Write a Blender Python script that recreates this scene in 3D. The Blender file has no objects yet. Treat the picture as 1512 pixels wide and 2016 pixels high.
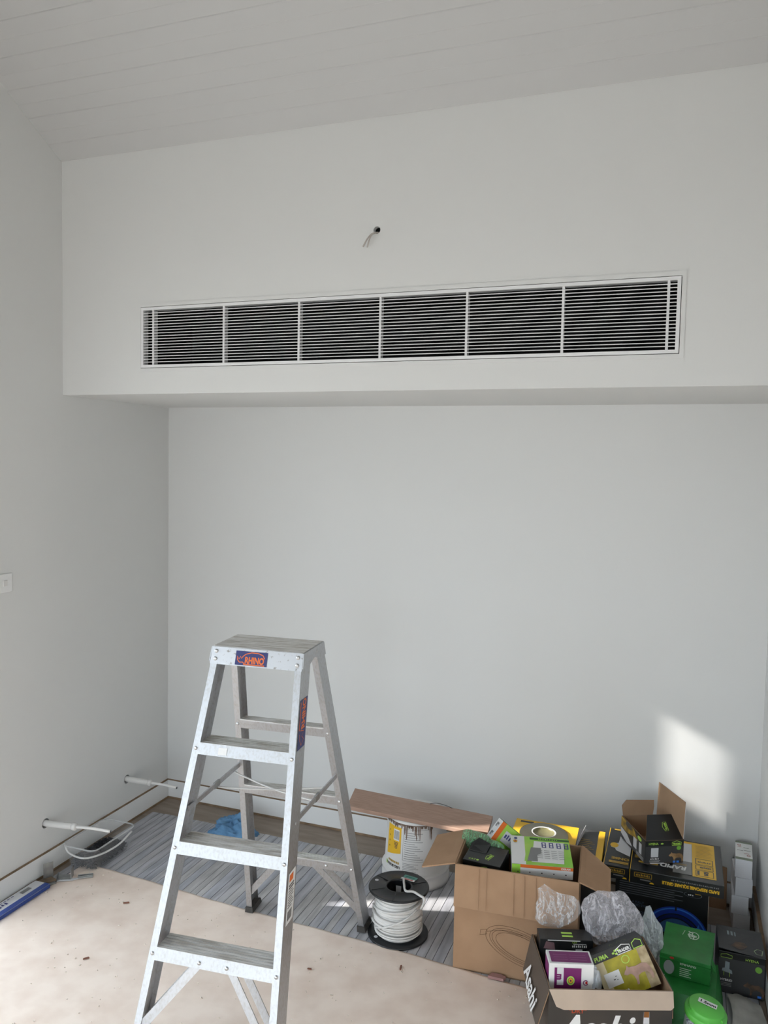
import bpy, bmesh, math, random
from mathutils import Vector, Matrix, noise
random.seed(7)
scene = bpy.context.scene
C = scene.collection
# ------------------------------------------------------------------ camera
FPX = 1578.17
def make_camera():
    yaw, pit, rol = 0.3557, -0.0610, 0.0196
    fw = Vector((-math.sin(yaw)*math.cos(pit), math.cos(yaw)*math.cos(pit), math.sin(pit)))
    r = Vector((math.cos(yaw), math.sin(yaw), 0)); u = r.cross(fw)
    r2 = r*math.cos(rol)+u*math.sin(rol); u2 = -r*math.sin(rol)+u*math.cos(rol)
    cd = bpy.data.cameras.new('camera'); cam = bpy.data.objects.new('camera', cd); C.objects.link(cam)
    m = Matrix((r2, u2, -fw)).transposed().to_4x4(); m.translation = (2.5424, -3.5700, 1.8240)
    cam.matrix_world = m
    cd.sensor_fit = 'VERTICAL'; cd.sensor_height = 36.0; cd.sensor_width = 27.0
    cd.lens = FPX/2016*36.0; cd.clip_start = 0.05; cd.clip_end = 200
    scene.camera = cam
make_camera()
# ------------------------------------------------------------------ sky, sun, exposure
SUN_DIR = Vector((1.0, 0.486, -0.50)).normalized()      # direction the sunlight travels
w = bpy.data.worlds.new('sky'); scene.world = w; w.use_nodes = True
nt = w.node_tree; nt.nodes.clear()
# even, bright hazy sky
bg = nt.nodes.new('ShaderNodeBackground'); bg.inputs['Strength'].default_value = 4.5; bg.inputs['Color'].default_value = (0.79, 0.90, 1.0, 1)
out = nt.nodes.new('ShaderNodeOutputWorld')
nt.links.new(bg.outputs[0], out.inputs[0])
sd = bpy.data.lights.new('sun', 'SUN'); sd.energy = 8.5; sd.angle = math.radians(1.0); sd.color = (1.0, 0.97, 0.92)
so = bpy.data.objects.new('sun', sd); C.objects.link(so)
so.rotation_euler = SUN_DIR.to_track_quat('-Z', 'Y').to_euler()
def portal(name, loc, size, direction):
    ld = bpy.data.lights.new(name, 'AREA'); ld.shape = 'RECTANGLE'; ld.size, ld.size_y = size
    ld.cycles.is_portal = True
    lo = bpy.data.objects.new(name, ld); C.objects.link(lo); lo.location = loc
    lo.rotation_euler = Vector(direction).to_track_quat('-Z', 'Y').to_euler()
portal('daylight_portal_rear', (1.45, -6.62, 1.1), (2.1, 2.2), (0, 1, 0))
portal('daylight_portal_side', (-0.16, -2.7, 1.05), (3.0, 2.09), (1, 0, 0))
vs = scene.view_settings; vs.view_transform = 'Standard'; vs.look = 'None'; vs.exposure = 0.46; vs.gamma = 1.0; vs.use_curve_mapping = False

# ------------------------------------------------------------------ materials
MATS = {}
def mat(name, col, rough=0.6, metal=0.0, var=0.0, vscale=8.0, bump=0.0, bscale=60.0, col2=None, stretch=None, spec=0.5, detail=4.0, lo=0.35, hi=0.65):
    if name in MATS: return MATS[name]
    m = bpy.data.materials.new(name); m.use_nodes = True
    n = m.node_tree.nodes; l = m.node_tree.links; b = n['Principled BSDF']
    b.inputs['Base Color'].default_value = (*col, 1); b.inputs['Roughness'].default_value = rough; b.inputs['Metallic'].default_value = metal
    b.inputs['Specular IOR Level'].default_value = spec
    tc = n.new('ShaderNodeTexCoord'); src = tc.outputs['Object']
    if stretch:
        mp = n.new('ShaderNodeMapping'); mp.inputs['Scale'].default_value = stretch; l.new(src, mp.inputs['Vector']); src = mp.outputs[0]
    if col2 is not None or var > 0:
        tn = n.new('ShaderNodeTexNoise'); tn.inputs['Scale'].default_value = vscale; tn.inputs['Detail'].default_value = detail; l.new(src, tn.inputs['Vector'])
        cr = n.new('ShaderNodeValToRGB'); cr.color_ramp.elements[0].position = lo; cr.color_ramp.elements[1].position = hi
        c2 = col2 if col2 is not None else tuple(max(0, c*(1-var)) for c in col)
        cr.color_ramp.elements[0].color = (*c2, 1); cr.color_ramp.elements[1].color = (*col, 1)
        l.new(tn.outputs['Fac'], cr.inputs[0]); l.new(cr.outputs[0], b.inputs['Base Color'])
    if bump > 0:
        bn = n.new('ShaderNodeTexNoise'); bn.inputs['Scale'].default_value = bscale; bn.inputs['Detail'].default_value = 3; l.new(src, bn.inputs['Vector'])
        bp = n.new('ShaderNodeBump'); bp.inputs['Strength'].default_value = bump; bp.inputs['Distance'].default_value = 0.01
        l.new(bn.outputs['Fac'], bp.inputs['Height']); l.new(bp.outputs[0], b.inputs['Normal'])
    MATS[name] = m
    return m
def clear_mat(name, tint=(1, 1, 1), alpha=0.3, rough=0.15, bump=0.0, bscale=40, glint_streak=0.0):
    """thin see-through plastic: part transparent, part glossy film"""
    if name in MATS: return MATS[name]
    m = bpy.data.materials.new(name); m.use_nodes = True
    n = m.node_tree.nodes; l = m.node_tree.links; n.clear()
    o = n.new('ShaderNodeOutputMaterial'); t = n.new('ShaderNodeBsdfTransparent'); t.inputs[0].default_value = (1, 1, 1, 1)
    p = n.new('ShaderNodeBsdfPrincipled'); p.inputs['Base Color'].default_value = (*tint, 1); p.inputs['Roughness'].default_value = rough
    mx = n.new('ShaderNodeMixShader'); mx.inputs[0].default_value = alpha
    fr = n.new('ShaderNodeLayerWeight'); fr.inputs['Blend'].default_value = 0.35
    mr = n.new('ShaderNodeMapRange'); mr.inputs['To Min'].default_value = alpha; mr.inputs['To Max'].default_value = min(1, alpha*1.6+0.22)
    l.new(fr.outputs['Facing'], mr.inputs['Value']); fac = mr.outputs[0]
    if glint_streak:      # highlights along the creases, painted in as white streaks
        tc0 = n.new('ShaderNodeTexCoord'); mp = n.new('ShaderNodeMapping'); mp.inputs['Scale'].default_value = (1.0, 0.6, 0.45); l.new(tc0.outputs['Object'], mp.inputs['Vector'])
        ns = n.new('ShaderNodeTexNoise'); ns.inputs['Scale'].default_value = 24; ns.inputs['Detail'].default_value = 3; ns.inputs['Distortion'].default_value = 1.2; l.new(mp.outputs[0], ns.inputs['Vector'])
        rp_ = n.new('ShaderNodeValToRGB'); e = rp_.color_ramp.elements; e[0].position = 0.455; e[0].color = (0, 0, 0, 1); e[1].position = 0.545; e[1].color = (0, 0, 0, 1); k = e.new(0.5); k.color = (1, 1, 1, 1)
        l.new(ns.outputs['Fac'], rp_.inputs[0]); ma = n.new('ShaderNodeMath'); ma.operation = 'MULTIPLY_ADD'; ma.use_clamp = True; ma.inputs[1].default_value = glint_streak
        l.new(rp_.outputs[0], ma.inputs[0]); l.new(fac, ma.inputs[2]); fac = ma.outputs[0]
    l.new(fac, mx.inputs[0])
    if bump:
        tc = n.new('ShaderNodeTexCoord'); bn = n.new('ShaderNodeTexVoronoi'); bn.inputs['Scale'].default_value = bscale
        bp = n.new('ShaderNodeBump'); bp.inputs['Strength'].default_value = bump; bp.inputs['Distance'].default_value = 0.01
        l.new(tc.outputs['Object'], bn.inputs['Vector']); l.new(bn.outputs['Distance'], bp.inputs['Height']); l.new(bp.outputs[0], p.inputs['Normal'])
    l.new(t.outputs[0], mx.inputs[1]); l.new(p.outputs[0], mx.inputs[2]); l.new(mx.outputs[0], o.inputs[0])
    MATS[name] = m
    return m
def translucent_mat(name, col):
    m = bpy.data.materials.new(name); m.use_nodes = True
    n = m.node_tree.nodes; l = m.node_tree.links; n.clear()
    o = n.new('ShaderNodeOutputMaterial'); t = n.new('ShaderNodeBsdfTranslucent'); t.inputs[0].default_value = (*col, 1)
    d = n.new('ShaderNodeBsdfDiffuse'); d.inputs[0].default_value = (*col, 1)
    mx = n.new('ShaderNodeMixShader'); mx.inputs[0].default_value = 0.35
    l.new(t.outputs[0], mx.inputs[1]); l.new(d.outputs[0], mx.inputs[2]); l.new(mx.outputs[0], o.inputs[0])
    return m
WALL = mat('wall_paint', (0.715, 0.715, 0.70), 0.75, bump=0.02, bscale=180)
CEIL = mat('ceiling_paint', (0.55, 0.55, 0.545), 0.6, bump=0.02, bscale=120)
TRIM = mat('trim_paint', (0.80, 0.80, 0.79), 0.45)
RAW = mat('raw_timber_edge', (0.30, 0.20, 0.12), 0.8, var=0.4, vscale=20)
SUBFLOOR = mat('brown_subfloor', (0.32, 0.26, 0.21), 0.75, col2=(0.25, 0.20, 0.16), vscale=5, stretch=(1, 6, 1))
BEIGE = mat('beige_sheet', (0.93, 0.795, 0.695), 0.7, col2=(0.82, 0.67, 0.57), vscale=9, bump=0.06, bscale=30, detail=8, lo=0.3, hi=0.62)
ALU = mat('aluminium', (0.53, 0.54, 0.56), 0.44, 0.9, col2=(0.46, 0.455, 0.45), vscale=140, stretch=(1, 1, 0.6), bump=0.03, bscale=120, lo=0.3, hi=0.55)
ALUTOP = mat('aluminium_tread', (0.74, 0.73, 0.71), 0.5, 0.55, col2=(0.50, 0.47, 0.43), vscale=40, stretch=(0.3, 2, 1), lo=0.36, hi=0.58)
STEEL = mat('steel_rivet', (0.55, 0.55, 0.55), 0.3, 0.95)
RUBBER = mat('dark_rubber', (0.06, 0.055, 0.05), 0.8)
CARD = mat('cardboard', (0.42, 0.258, 0.150), 0.8, col2=(0.38, 0.228, 0.130), vscale=12, bump=0.03, bscale=50)
CARDIN = mat('cardboard_inside', (0.37, 0.235, 0.14), 0.85, var=0.15, vscale=10)
CARDLT = mat('pale_cardboard', (0.53, 0.42, 0.33), 0.8, var=0.1, vscale=14)
BLACKP = mat('black_print', (0.012, 0.013, 0.014), 0.35, var=0.3)
DGREY = mat('dark_grey_print', (0.05, 0.05, 0.05), 0.4)
MGREY = mat('grey_print', (0.22, 0.22, 0.22), 0.5)
WHITEP = mat('white_print', (0.78, 0.78, 0.77), 0.5)
OFFW = mat('offwhite_card', (0.66, 0.66, 0.68), 0.6)
YEL = mat('yellow_print', (0.80, 0.47, 0.02), 0.45)
GOLD = mat('gold_print', (0.50, 0.30, 0.03), 0.45)
LIME = mat('lime_print', (0.42, 0.68, 0.10), 0.5)
LGREEN = mat('lime_green_card', (0.25, 0.60, 0.05), 0.45, col2=(0.42, 0.66, 0.10), vscale=9)
GREENC = mat('green_card', (0.015, 0.21, 0.035), 0.45, var=0.25, vscale=20)
ORANGE = mat('orange_print', (0.75, 0.16, 0.02), 0.5)
PURPLE = mat('purple_print', (0.17, 0.012, 0.12), 0.45)
NAVY = mat('navy_print', (0.028, 0.035, 0.15), 0.45)
RED = mat('red_print', (0.55, 0.03, 0.03), 0.5)
BLUEP = mat('blue_print', (0.012, 0.05, 0.40), 0.4)
BLUEL = mat('bright_blue_print', (0.05, 0.22, 0.75), 0.4)
PUMAY = mat('grass_yellow_print', (0.46, 0.40, 0.02), 0.45, col2=(0.28, 0.24, 0.01), vscale=22)
TAN = mat('tan_animal_print', (0.45, 0.27, 0.12), 0.5, col2=(0.16, 0.09, 0.04), vscale=30)
PINKT = mat('pinkish_animal_print', (0.50, 0.31, 0.24), 0.5, var=0.35, vscale=30)
WHITEPL = mat('white_plastic', (0.72, 0.71, 0.69), 0.45)
CABLEW = mat('white_cable', (0.74, 0.725, 0.70), 0.5, var=0.08, vscale=30)
BLACKPL = mat('black_plastic', (0.012, 0.013, 0.015), 0.35, bump=0.02)
DARKV = mat('dark_void', (0.006, 0.006, 0.006), 0.9)  # near-black, stands in for the shade inside the hole and the duct
GALV = mat('galvanised_steel', (0.42, 0.43, 0.43), 0.4, 0.85, var=0.3, vscale=30)

# ------------------------------------------------------------------ helpers
def link(o, parent=None):
    C.objects.link(o)
    if parent is not None: o.parent = parent
    return o
def tag(o, label=None, cat=None, group=None, kind=None):
    if label: o['label'] = label
    if cat: o['category'] = cat
    if group: o['group'] = group
    if kind: o['kind'] = kind
    return o
def thing(name, label, cat, M=None, group=None):
    o = bpy.data.objects.new(name, None); C.objects.link(o); o.empty_display_size = 0.05
    if M is not None: o.matrix_world = M
    return tag(o, label, cat, group)
def mk(name, verts, faces, m, parent=None, smooth=False):
    me = bpy.data.meshes.new(name); me.from_pydata([tuple(v) for v in verts], [], faces); me.update()
    me.materials.append(m)
    if smooth:
        for p in me.polygons: p.use_smooth = True
    return link(bpy.data.objects.new(name, me), parent)
def frombm(name, bm, m, parent=None, smooth=False):
    bmesh.ops.recalc_face_normals(bm, faces=bm.faces)
    me = bpy.data.meshes.new(name); bm.to_mesh(me); bm.free(); me.materials.append(m)
    if smooth:
        for p in me.polygons: p.use_smooth = True
    return link(bpy.data.objects.new(name, me), parent)
def addbox(bm, lo, hi, M=None, bev=0.0):
    lo = Vector(lo); hi = Vector(hi)
    vs_ = [bm.verts.new((x, y, z)) for x in (lo.x, hi.x) for y in (lo.y, hi.y) for z in (lo.z, hi.z)]
    fs = [bm.faces.new([vs_[i] for i in f]) for f in ((0, 1, 3, 2), (4, 6, 7, 5), (0, 4, 5, 1), (2, 3, 7, 6), (0, 2, 6, 4), (1, 5, 7, 3))]
    if bev > 0:
        es = {e for f in fs for e in f.edges}
        r = bmesh.ops.bevel(bm, geom=list(es), offset=bev, segments=2, affect='EDGES', profile=0.6)
        vs_ = list({v for f in r['faces'] for v in f.verts} | {v for v in vs_ if v.is_valid})
    if M is not None:
        for v in vs_: v.co = M @ v.co
def box(name, lo, hi, m, parent=None, bev=0.0, M=None):
    bm = bmesh.new(); addbox(bm, lo, hi, M, bev); return frombm(name, bm, m, parent)
def prism(bm, poly, d, M=None):
    """poly: list of 3D points, extruded by vector d"""
    a = [bm.verts.new(Vector(p)) for p in poly]; b = [bm.verts.new(Vector(p)+Vector(d)) for p in poly]
    n = len(a); bm.faces.new(a); bm.faces.new(b[::-1])
    for i in range(n): bm.faces.new([a[i], b[i], b[(i+1) % n], a[(i+1) % n]])
    if M is not None:
        for v in a+b: v.co = M @ v.co
def bar(bm, p, q, wid, th, up=(0, 0, 1)):
    """rectangular bar from p to q; wid across, th along 'up' side"""
    p = Vector(p); q = Vector(q); d = (q-p).normalized(); s = d.cross(Vector(up)).normalized(); t = s.cross(d)
    poly = [p+s*wid/2+t*th/2, p-s*wid/2+t*th/2, p-s*wid/2-t*th/2, p+s*wid/2-t*th/2]
    prism(bm, poly, q-p)
def tube(bm, pts, r, seg=10, caps=True, flat=1.0):
    pts = [Vector(p) for p in pts]; rings = []
    prev = None
    for i, p in enumerate(pts):
        d = (pts[min(i+1, len(pts)-1)]-pts[max(i-1, 0)]).normalized()
        if prev is None:
            a = Vector((0, 0, 1)) if abs(d.z) < 0.9 else Vector((1, 0, 0))
            s = d.cross(a).normalized()
        else:
            s = (prev-d*prev.dot(d)).normalized()
        prev = s; t = d.cross(s)
        rr = r[i] if isinstance(r, (list, tuple)) else r
        rings.append([bm.verts.new(p+(s*math.cos(2*math.pi*k/seg)+t*math.sin(2*math.pi*k/seg)*flat)*rr) for k in range(seg)])
    for a, b in zip(rings, rings[1:]):
        for k in range(seg): bm.faces.new([a[k], a[(k+1) % seg], b[(k+1) % seg], b[k]])
    if caps: bm.faces.new(rings[0][::-1]); bm.faces.new(rings[-1])
def lathe(bm, prof, seg=40, cx=0, cy=0, closed_ends=True):
    rings = []
    for r, z in prof:
        rings.append([bm.verts.new((cx+r*math.cos(2*math.pi*k/seg), cy+r*math.sin(2*math.pi*k/seg), z)) for k in range(seg)])
    for a, b in zip(rings, rings[1:]):
        for k in range(seg): bm.faces.new([a[k], a[(k+1) % seg], b[(k+1) % seg], b[k]])
    if closed_ends: bm.faces.new(rings[0][::-1]); bm.faces.new(rings[-1])
def cut(o, cutters):
    """boolean difference applied at once; the cutter meshes are removed"""
    for bm in cutters:
        c = frombm('cutter', bm, DARKV)
        md = o.modifiers.new('cut', 'BOOLEAN'); md.operation = 'DIFFERENCE'; md.object = c; md.solver = 'EXACT'
        dg = bpy.context.evaluated_depsgraph_get(); dg.update()
        me = bpy.data.meshes.new_from_object(o.evaluated_get(dg)); o.modifiers.clear(); old = o.data; o.data = me
        bpy.data.meshes.remove(old); bpy.data.objects.remove(c)
def RZ(deg, loc=(0, 0, 0)): return Matrix.Translation(Vector(loc)) @ Matrix.Rotation(math.radians(deg), 4, 'Z')
def bez(pts, n=8):
    """Catmull-Rom through points"""
    P = [Vector(p) for p in pts]; P = [P[0]*2-P[1]]+P+[P[-1]*2-P[-2]]; o = []
    for i in range(1, len(P)-2):
        for k in range(n):
            t = k/n; a, b, c, d = P[i-1:i+3]
            o.append(0.5*((2*b)+(c-a)*t+(2*a-5*b+4*c-d)*t*t+(3*b-a-3*c+d)*t**3))
    o.append(P[-2]); return o
class Face:
    """drawing frame on a flat face: u right, v up (seen from outside), lifted a hair off the surface"""
    def __init__(s, root, O, U, V, lift=0.0007):
        s.root = root; s.O = Vector(O); s.U = Vector(U).normalized(); s.V = Vector(V).normalized(); s.N = s.U.cross(s.V).normalized(); s.k = 0; s.lift = lift
    def p(s, u, v, n=0): return s.O+s.U*u+s.V*v+s.N*n
    def _lift(s): s.k += 1; return s.lift+0.00012*s.k
    def poly(s, pts, m, name='print'):
        n = s._lift(); return mk(name, [s.p(u, v, n) for u, v in pts], [tuple(range(len(pts)))], m, s.root)
    def rect(s, u0, v0, u1, v1, m, name='print'): return s.poly([(u0, v0), (u1, v0), (u1, v1), (u0, v1)], m, name)
    def frame(s, u0, v0, u1, v1, t, m, name='print_border'):
        n = s._lift(); o = [(u0, v0), (u1, v0), (u1, v1), (u0, v1)]; i = [(u0+t, v0+t), (u1-t, v0+t), (u1-t, v1-t), (u0+t, v1-t)]
        return mk(name, [s.p(u, v, n) for u, v in o+i], [(k, (k+1) % 4, 4+(k+1) % 4, 4+k) for k in range(4)], m, s.root)
    def ell(s, cu, cv, ru, rv, m, name='print', n=24, a0=0, a1=360):
        return s.poly([(cu+ru*math.cos(math.radians(a0+(a1-a0)*k/n)), cv+rv*math.sin(math.radians(a0+(a1-a0)*k/n))) for k in range(n if a1-a0 >= 360 else n+1)], m, name)
    def ring(s, cu, cv, r0, r1, m, name='print_ring', a0=0, a1=360, sq=1.0, n=36):
        h = s._lift(); vv = []
        for k in range(n+1):
            a = math.radians(a0+(a1-a0)*k/n)
            for r in (r0, r1): vv.append(s.p(cu+r*math.cos(a), cv+r*sq*math.sin(a), h))
        return mk(name, vv, [(2*k, 2*k+1, 2*k+3, 2*k+2) for k in range(n)], m, s.root)
    def lines(s, rects, m, name='small_print'):
        h = s._lift(); vv = []; ff = []
        for u0, v0, u1, v1 in rects:
            b = len(vv); vv += [s.p(u0, v0, h), s.p(u1, v0, h), s.p(u1, v1, h), s.p(u0, v1, h)]; ff.append((b, b+1, b+2, b+3))
        return mk(name, vv, ff, m, s.root)
    def words(s, u, v, wid, h, m, n=6):
        """print too small to read: a broken row of upright strokes"""
        c = wid/n; return s.lines([(u+c*k+c*0.12, v, u+c*k+c*(0.62 if k % 3 else 0.8), v+h*(1 if k % 2 else 0.8)) for k in range(n)], m)
    def stroke(s, pts, t, m, name='print_line', closed=False):
        h = s._lift(); P = [Vector((u, v, 0)) for u, v in pts]; vv = []; ff = []
        n = len(P)
        for i in range(n):
            a = P[i-1] if (i or closed) else P[i]; b = P[(i+1) % n] if (i < n-1 or closed) else P[i]
            d = (b-a).normalized(); q = Vector((-d.y, d.x, 0))*t/2
            for e in (P[i]+q, P[i]-q): vv.append(s.p(e.x, e.y, h))
        for i in range(n if closed else n-1):
            j = (i+1) % n; ff.append((2*i, 2*i+1, 2*j+1, 2*j))
        return mk(name, vv, ff, m, s.root)
    def text(s, body, u, v, size, m, rot=0, align='LEFT', shear=0.0, bold=0.0, sx=1.0, name='lettering'):
        cu = bpy.data.curves.new(name, 'FONT'); cu.body = body; cu.size = size; cu.align_x = align; cu.shear = shear; cu.offset = bold; cu.resolution_u = 3
        t = bpy.data.objects.new(name, cu); C.objects.link(t)
        dg = bpy.context.evaluated_depsgraph_get()
        me = bpy.data.meshes.new_from_object(t.evaluated_get(dg)); bpy.data.objects.remove(t)
        h = s._lift(); cr, sr = math.cos(math.radians(rot)), math.sin(math.radians(rot))
        for q in me.vertices:
            x, y = q.co.x*sx, q.co.y; q.co = s.p(u+x*cr-y*sr, v+x*sr+y*cr, h)
        me.materials.clear(); me.materials.append(m)
        return link(bpy.data.objects.new(name, me), s.root)
def faces_of(root, w_, d_, h_, z0=0.0):
    """drawing frames of a box centred on x,y with base z0"""
    return dict(front=Face(root, (-w_/2, -d_/2, z0), (1, 0, 0), (0, 0, 1)), top=Face(root, (-w_/2, -d_/2, z0+h_), (1, 0, 0), (0, 1, 0)),
                right=Face(root, (w_/2, -d_/2, z0), (0, 1, 0), (0, 0, 1)), left=Face(root, (-w_/2, d_/2, z0), (0, -1, 0), (0, 0, 1)))
def carton(name, label, cat, M, dims, m, group=None, bev=0.0015):
    root = thing(name, label, cat, M, group); a, b, c = dims
    box('carton_body', (-a/2, -b/2, 0), (a/2, b/2, c), m, root, bev)
    return root, faces_of(root, a, b, c)
def hexlogo(f, u, v, ww, hh, m=LIME, txt=None, rot=0):
    """outlined house-shaped badge with its word"""
    cr, sr = math.cos(math.radians(rot)), math.sin(math.radians(rot))
    pts = [(-ww/2, -hh/2), (ww/2, -hh/2), (ww/2, hh*0.18), (0, hh/2), (-ww/2, hh*0.18)]
    f.stroke([(u+x*cr-y*sr, v+x*sr+y*cr) for x, y in pts], hh*0.1, m, closed=True)
    if txt:
        s = hh*0.5; x, y = -ww*0.42, -hh*0.33
        f.text(txt, u+x*cr-y*sr, v+x*sr+y*cr, s, m, rot=rot, sx=(ww*0.84)/(len(txt)*s*0.62), bold=0.0006)

# ------------------------------------------------------------------ room shell
XR = 2.8915; BY = -0.7675; ZS = 2.0917; ZC = 3.0816; SL = 0.565
RY = -3.8; YB = -6.6
def zceil(y): return ZC+SL*(BY-y) if y >= RY else ZC+SL*(BY-RY)-SL*(RY-y)
def struct(o): o['kind'] = 'structure'; return o
struct(box('floor', (-0.12, YB-0.12, -0.10), (XR+0.12, 0.12, 0.0), SUBFLOOR))
struct(box('wall_back', (-0.12, 0.0, 0.0), (XR+0.12, 0.12, 3.3), WALL))
JY = -1.225; DY1 = -4.2; DH = 2.09
def side_wall(name, x0, x1, openings):
    bm = bmesh.new(); ys = [0.0]
    segs = []
    if openings:
        (ya, yb, zh), = openings
        segs = [(0.0, ya, 0.0), (ya, RY, zh), (RY, yb, zh), (yb, YB-0.12, 0.0)]
    else:
        segs = [(0.0, RY, 0.0), (RY, YB-0.12, 0.0)]
    for a, b, z in segs:
        prism(bm, [(x0, a, z), (x0, b, z), (x0, b, zceil(b)+0.03), (x0, a, zceil(a)+0.03)], (x1-x0, 0, 0))
    bmesh.ops.remove_doubles(bm, verts=bm.verts, dist=1e-5)
    return struct(frombm(name, bm, WALL))
wl = side_wall('wall_left', -0.12, 0.0, [(JY, DY1, DH)])
side_wall('wall_right', XR, XR+0.12, None)
# rear wall with a wide doorway behind the photographer
bm = bmesh.new(); zt = zceil(YB)+0.03
addbox(bm, (-0.12, YB-0.12, 0), (0.4, YB, zt)); addbox(bm, (2.5, YB-0.12, 0), (XR+0.12, YB, zt)); addbox(bm, (0.4, YB-0.12, 2.2), (2.5, YB, zt))
struct(frombm('wall_rear', bm, WALL))
struct(box('low_sun_blocker', (-0.62, -1.78, -0.12), (-0.50, -1.38, 0.88), WALL))  # added unseen block: stops the low sun short of the near floor
struct(box('sun_blocker_post', (-0.60, -1.86, -0.12), (-0.52, -1.78, 2.6), TRIM)); struct(box('sun_blocker_beam', (-0.60, -1.78, 1.79), (-0.52, -0.4, 1.97), TRIM))  # added unseen post and beam: shade the wall below the sun patch
struct(box('sun_dimmer_sheet', (-0.561, -1.78, 1.972), (-0.559, -0.4, 2.42), clear_mat('sun_dimmer_film', (0.25, 0.25, 0.25), 0.28, 0.9)))  # added unseen sheet: dims the sun patch on the back wall
struct(box('sun_blocker_screen', (-8.1, -6.95, -0.12), (-8.0, -5.318, 6.6), mat('blocker_screen_finish', (0.55, 0.53, 0.50), 0.9, var=0.1, vscale=1)))  # added unseen screen: keeps the sun off the floor beyond the strip
struct(box('ground', (-30, -30, -0.25), (30, 20, -0.12), mat('paving_outside', (0.42, 0.40, 0.37), 0.9, var=0.2, vscale=2)))
# unseen sliding door in the left wall: glazed leaves, jamb gap and broad stiles shaped to trim the sun
dr = thing('door_1', None, None); dr['kind'] = 'structure'
GLASS = clear_mat('door_glass', (0.9, 0.95, 0.95), 0.02, 0.02)
GAPY = JY-0.150
for a, b in ((GAPY, -2.25), (-2.25, -3.2), (-3.2, DY1)):
    bm = bmesh.new(); x = -0.06
    addbox(bm, (x-0.02, b, 0.0), (x+0.02, b+0.05, DH)); addbox(bm, (x-0.02, a-0.17, 0.0), (x+0.02, a, DH))
    addbox(bm, (x-0.02, b+0.05, 0), (x+0.02, a-0.17, 0.06)); addbox(bm, (x-0.02, b+0.05, DH-0.06), (x+0.02, a-0.17, DH))
    frombm('door_frame', bm, TRIM, dr)
    box('pane', (x-0.004, b+0.05, 0.06), (x+0.004, a-0.17, DH-0.06), GLASS, dr)
# bulkhead
bm = bmesh.new()
addbox(bm, (0.0, BY, ZS), (XR, BY+0.02, ZC+0.02))
bulk = frombm('wall_bulkhead', bm, WALL)
G0, G1, H0, H1 = 0.4096, 2.5139, 2.1985, 2.4474
c1 = bmesh.new(); addbox(c1, (G0-0.002, BY-0.1, H0-0.002), (G1+0.002, BY+0.1, H1+0.002))
c2 = bmesh.new(); tube(c2, [(1.452, BY-0.1, 2.679), (1.452, BY+0.1, 2.679)], 0.0135, 20)
cut(bulk, [c1, c2]); struct(bulk)
box('hole_shade_backing', (1.42, BY+0.035, 2.645), (1.484, BY+0.045, 2.713), DARKV, bulk)  # near-black plate added behind the cable hole so it reads as shade
struct(box('wall_bulkhead_underside', (0.0, BY+0.02, ZS), (XR, 0.0, ZS+0.02), WALL))
# ceiling with lining boards
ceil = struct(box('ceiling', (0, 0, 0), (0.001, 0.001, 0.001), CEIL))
bm = bmesh.new()
for a, b in ((BY+0.02, RY), (RY, YB)):
    prism(bm, [(-0.12, a, zceil(a)+0.02), (-0.12, b, zceil(b)+0.02), (-0.12, b, zceil(b)+0.10), (-0.12, a, zceil(a)+0.10)], (XR+0.24, 0, 0))
prism(bm, [(-0.12, 0.12, 3.3), (-0.12, BY+0.02, zceil(BY)+0.05), (-0.12, BY+0.02, zceil(BY)+0.15), (-0.12, 0.12, 3.4)], (XR+0.24, 0, 0))
bmesh.ops.recalc_face_normals(bm, faces=bm.faces); bm.to_mesh(ceil.data); bm.free()
def ceiling_board(ya, yb, mid, x0=0.0, x1=XR):
    """board seen from below with V edges and a centre V groove"""
    g = 0.0022; dep = 0.0022
    def pt(y, off): return (y, zceil(y)+off)
    prof = [pt(ya, 0.012), pt(ya, dep), pt(ya-g*0.8, 0)]
    if mid: ym = (ya+yb)/2; prof += [pt(ym+0.0014, 0), pt(ym, dep*0.55), pt(ym-0.0014, 0)]
    prof += [pt(yb+g*0.8, 0), pt(yb, dep), pt(yb, 0.012)]
    b_ = bmesh.new(); prism(b_, [(x0, y, z) for y, z in prof], (x1-x0, 0, 0))
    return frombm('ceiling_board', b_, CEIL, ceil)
y = -0.845
ceiling_board(BY-0.0003, y+0.0003, False)
while y > RY+0.05:
    yn = max(y-0.109, RY); ceiling_board(y-0.0003, yn+0.0003, yn-y < -0.1); y = yn
y = RY
while y > YB+0.02:
    yn = max(y-0.109, YB); ceiling_board(y-0.0003, yn+0.0003, yn-y < -0.1); y = yn
# skirting boards, brown line on top for raw edge and shadow, raised off the floor
def skirting(name, lo, hi, axis):
    o = struct(box(name, lo, hi, TRIM, None, 0.002))
    a = list(lo); b = list(hi); a[2] = hi[2]-0.0005; b[2] = hi[2]+0.0014
    box('raw_edge_shadow_line', a, b, RAW, o); a = list(lo); b = list(hi); a[2] = 0.0005; b[2] = lo[2]  # strip for the raw top edge, doubling as a painted shadow line
    box('packing_strip', a, b, RAW, o)
    return o
SK = 0.101
skirting('baseboard_left', (0.0, JY+0.03, 0.012), (0.013, 0.0, SK), 1)
skirting('baseboard_back', (0.0131, -0.013, 0.012), (XR-0.0131, 0.0, SK), 0)
skirting('baseboard_right', (XR-0.013, -3.3, 0.012), (XR, 0.0, SK), 1)

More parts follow.
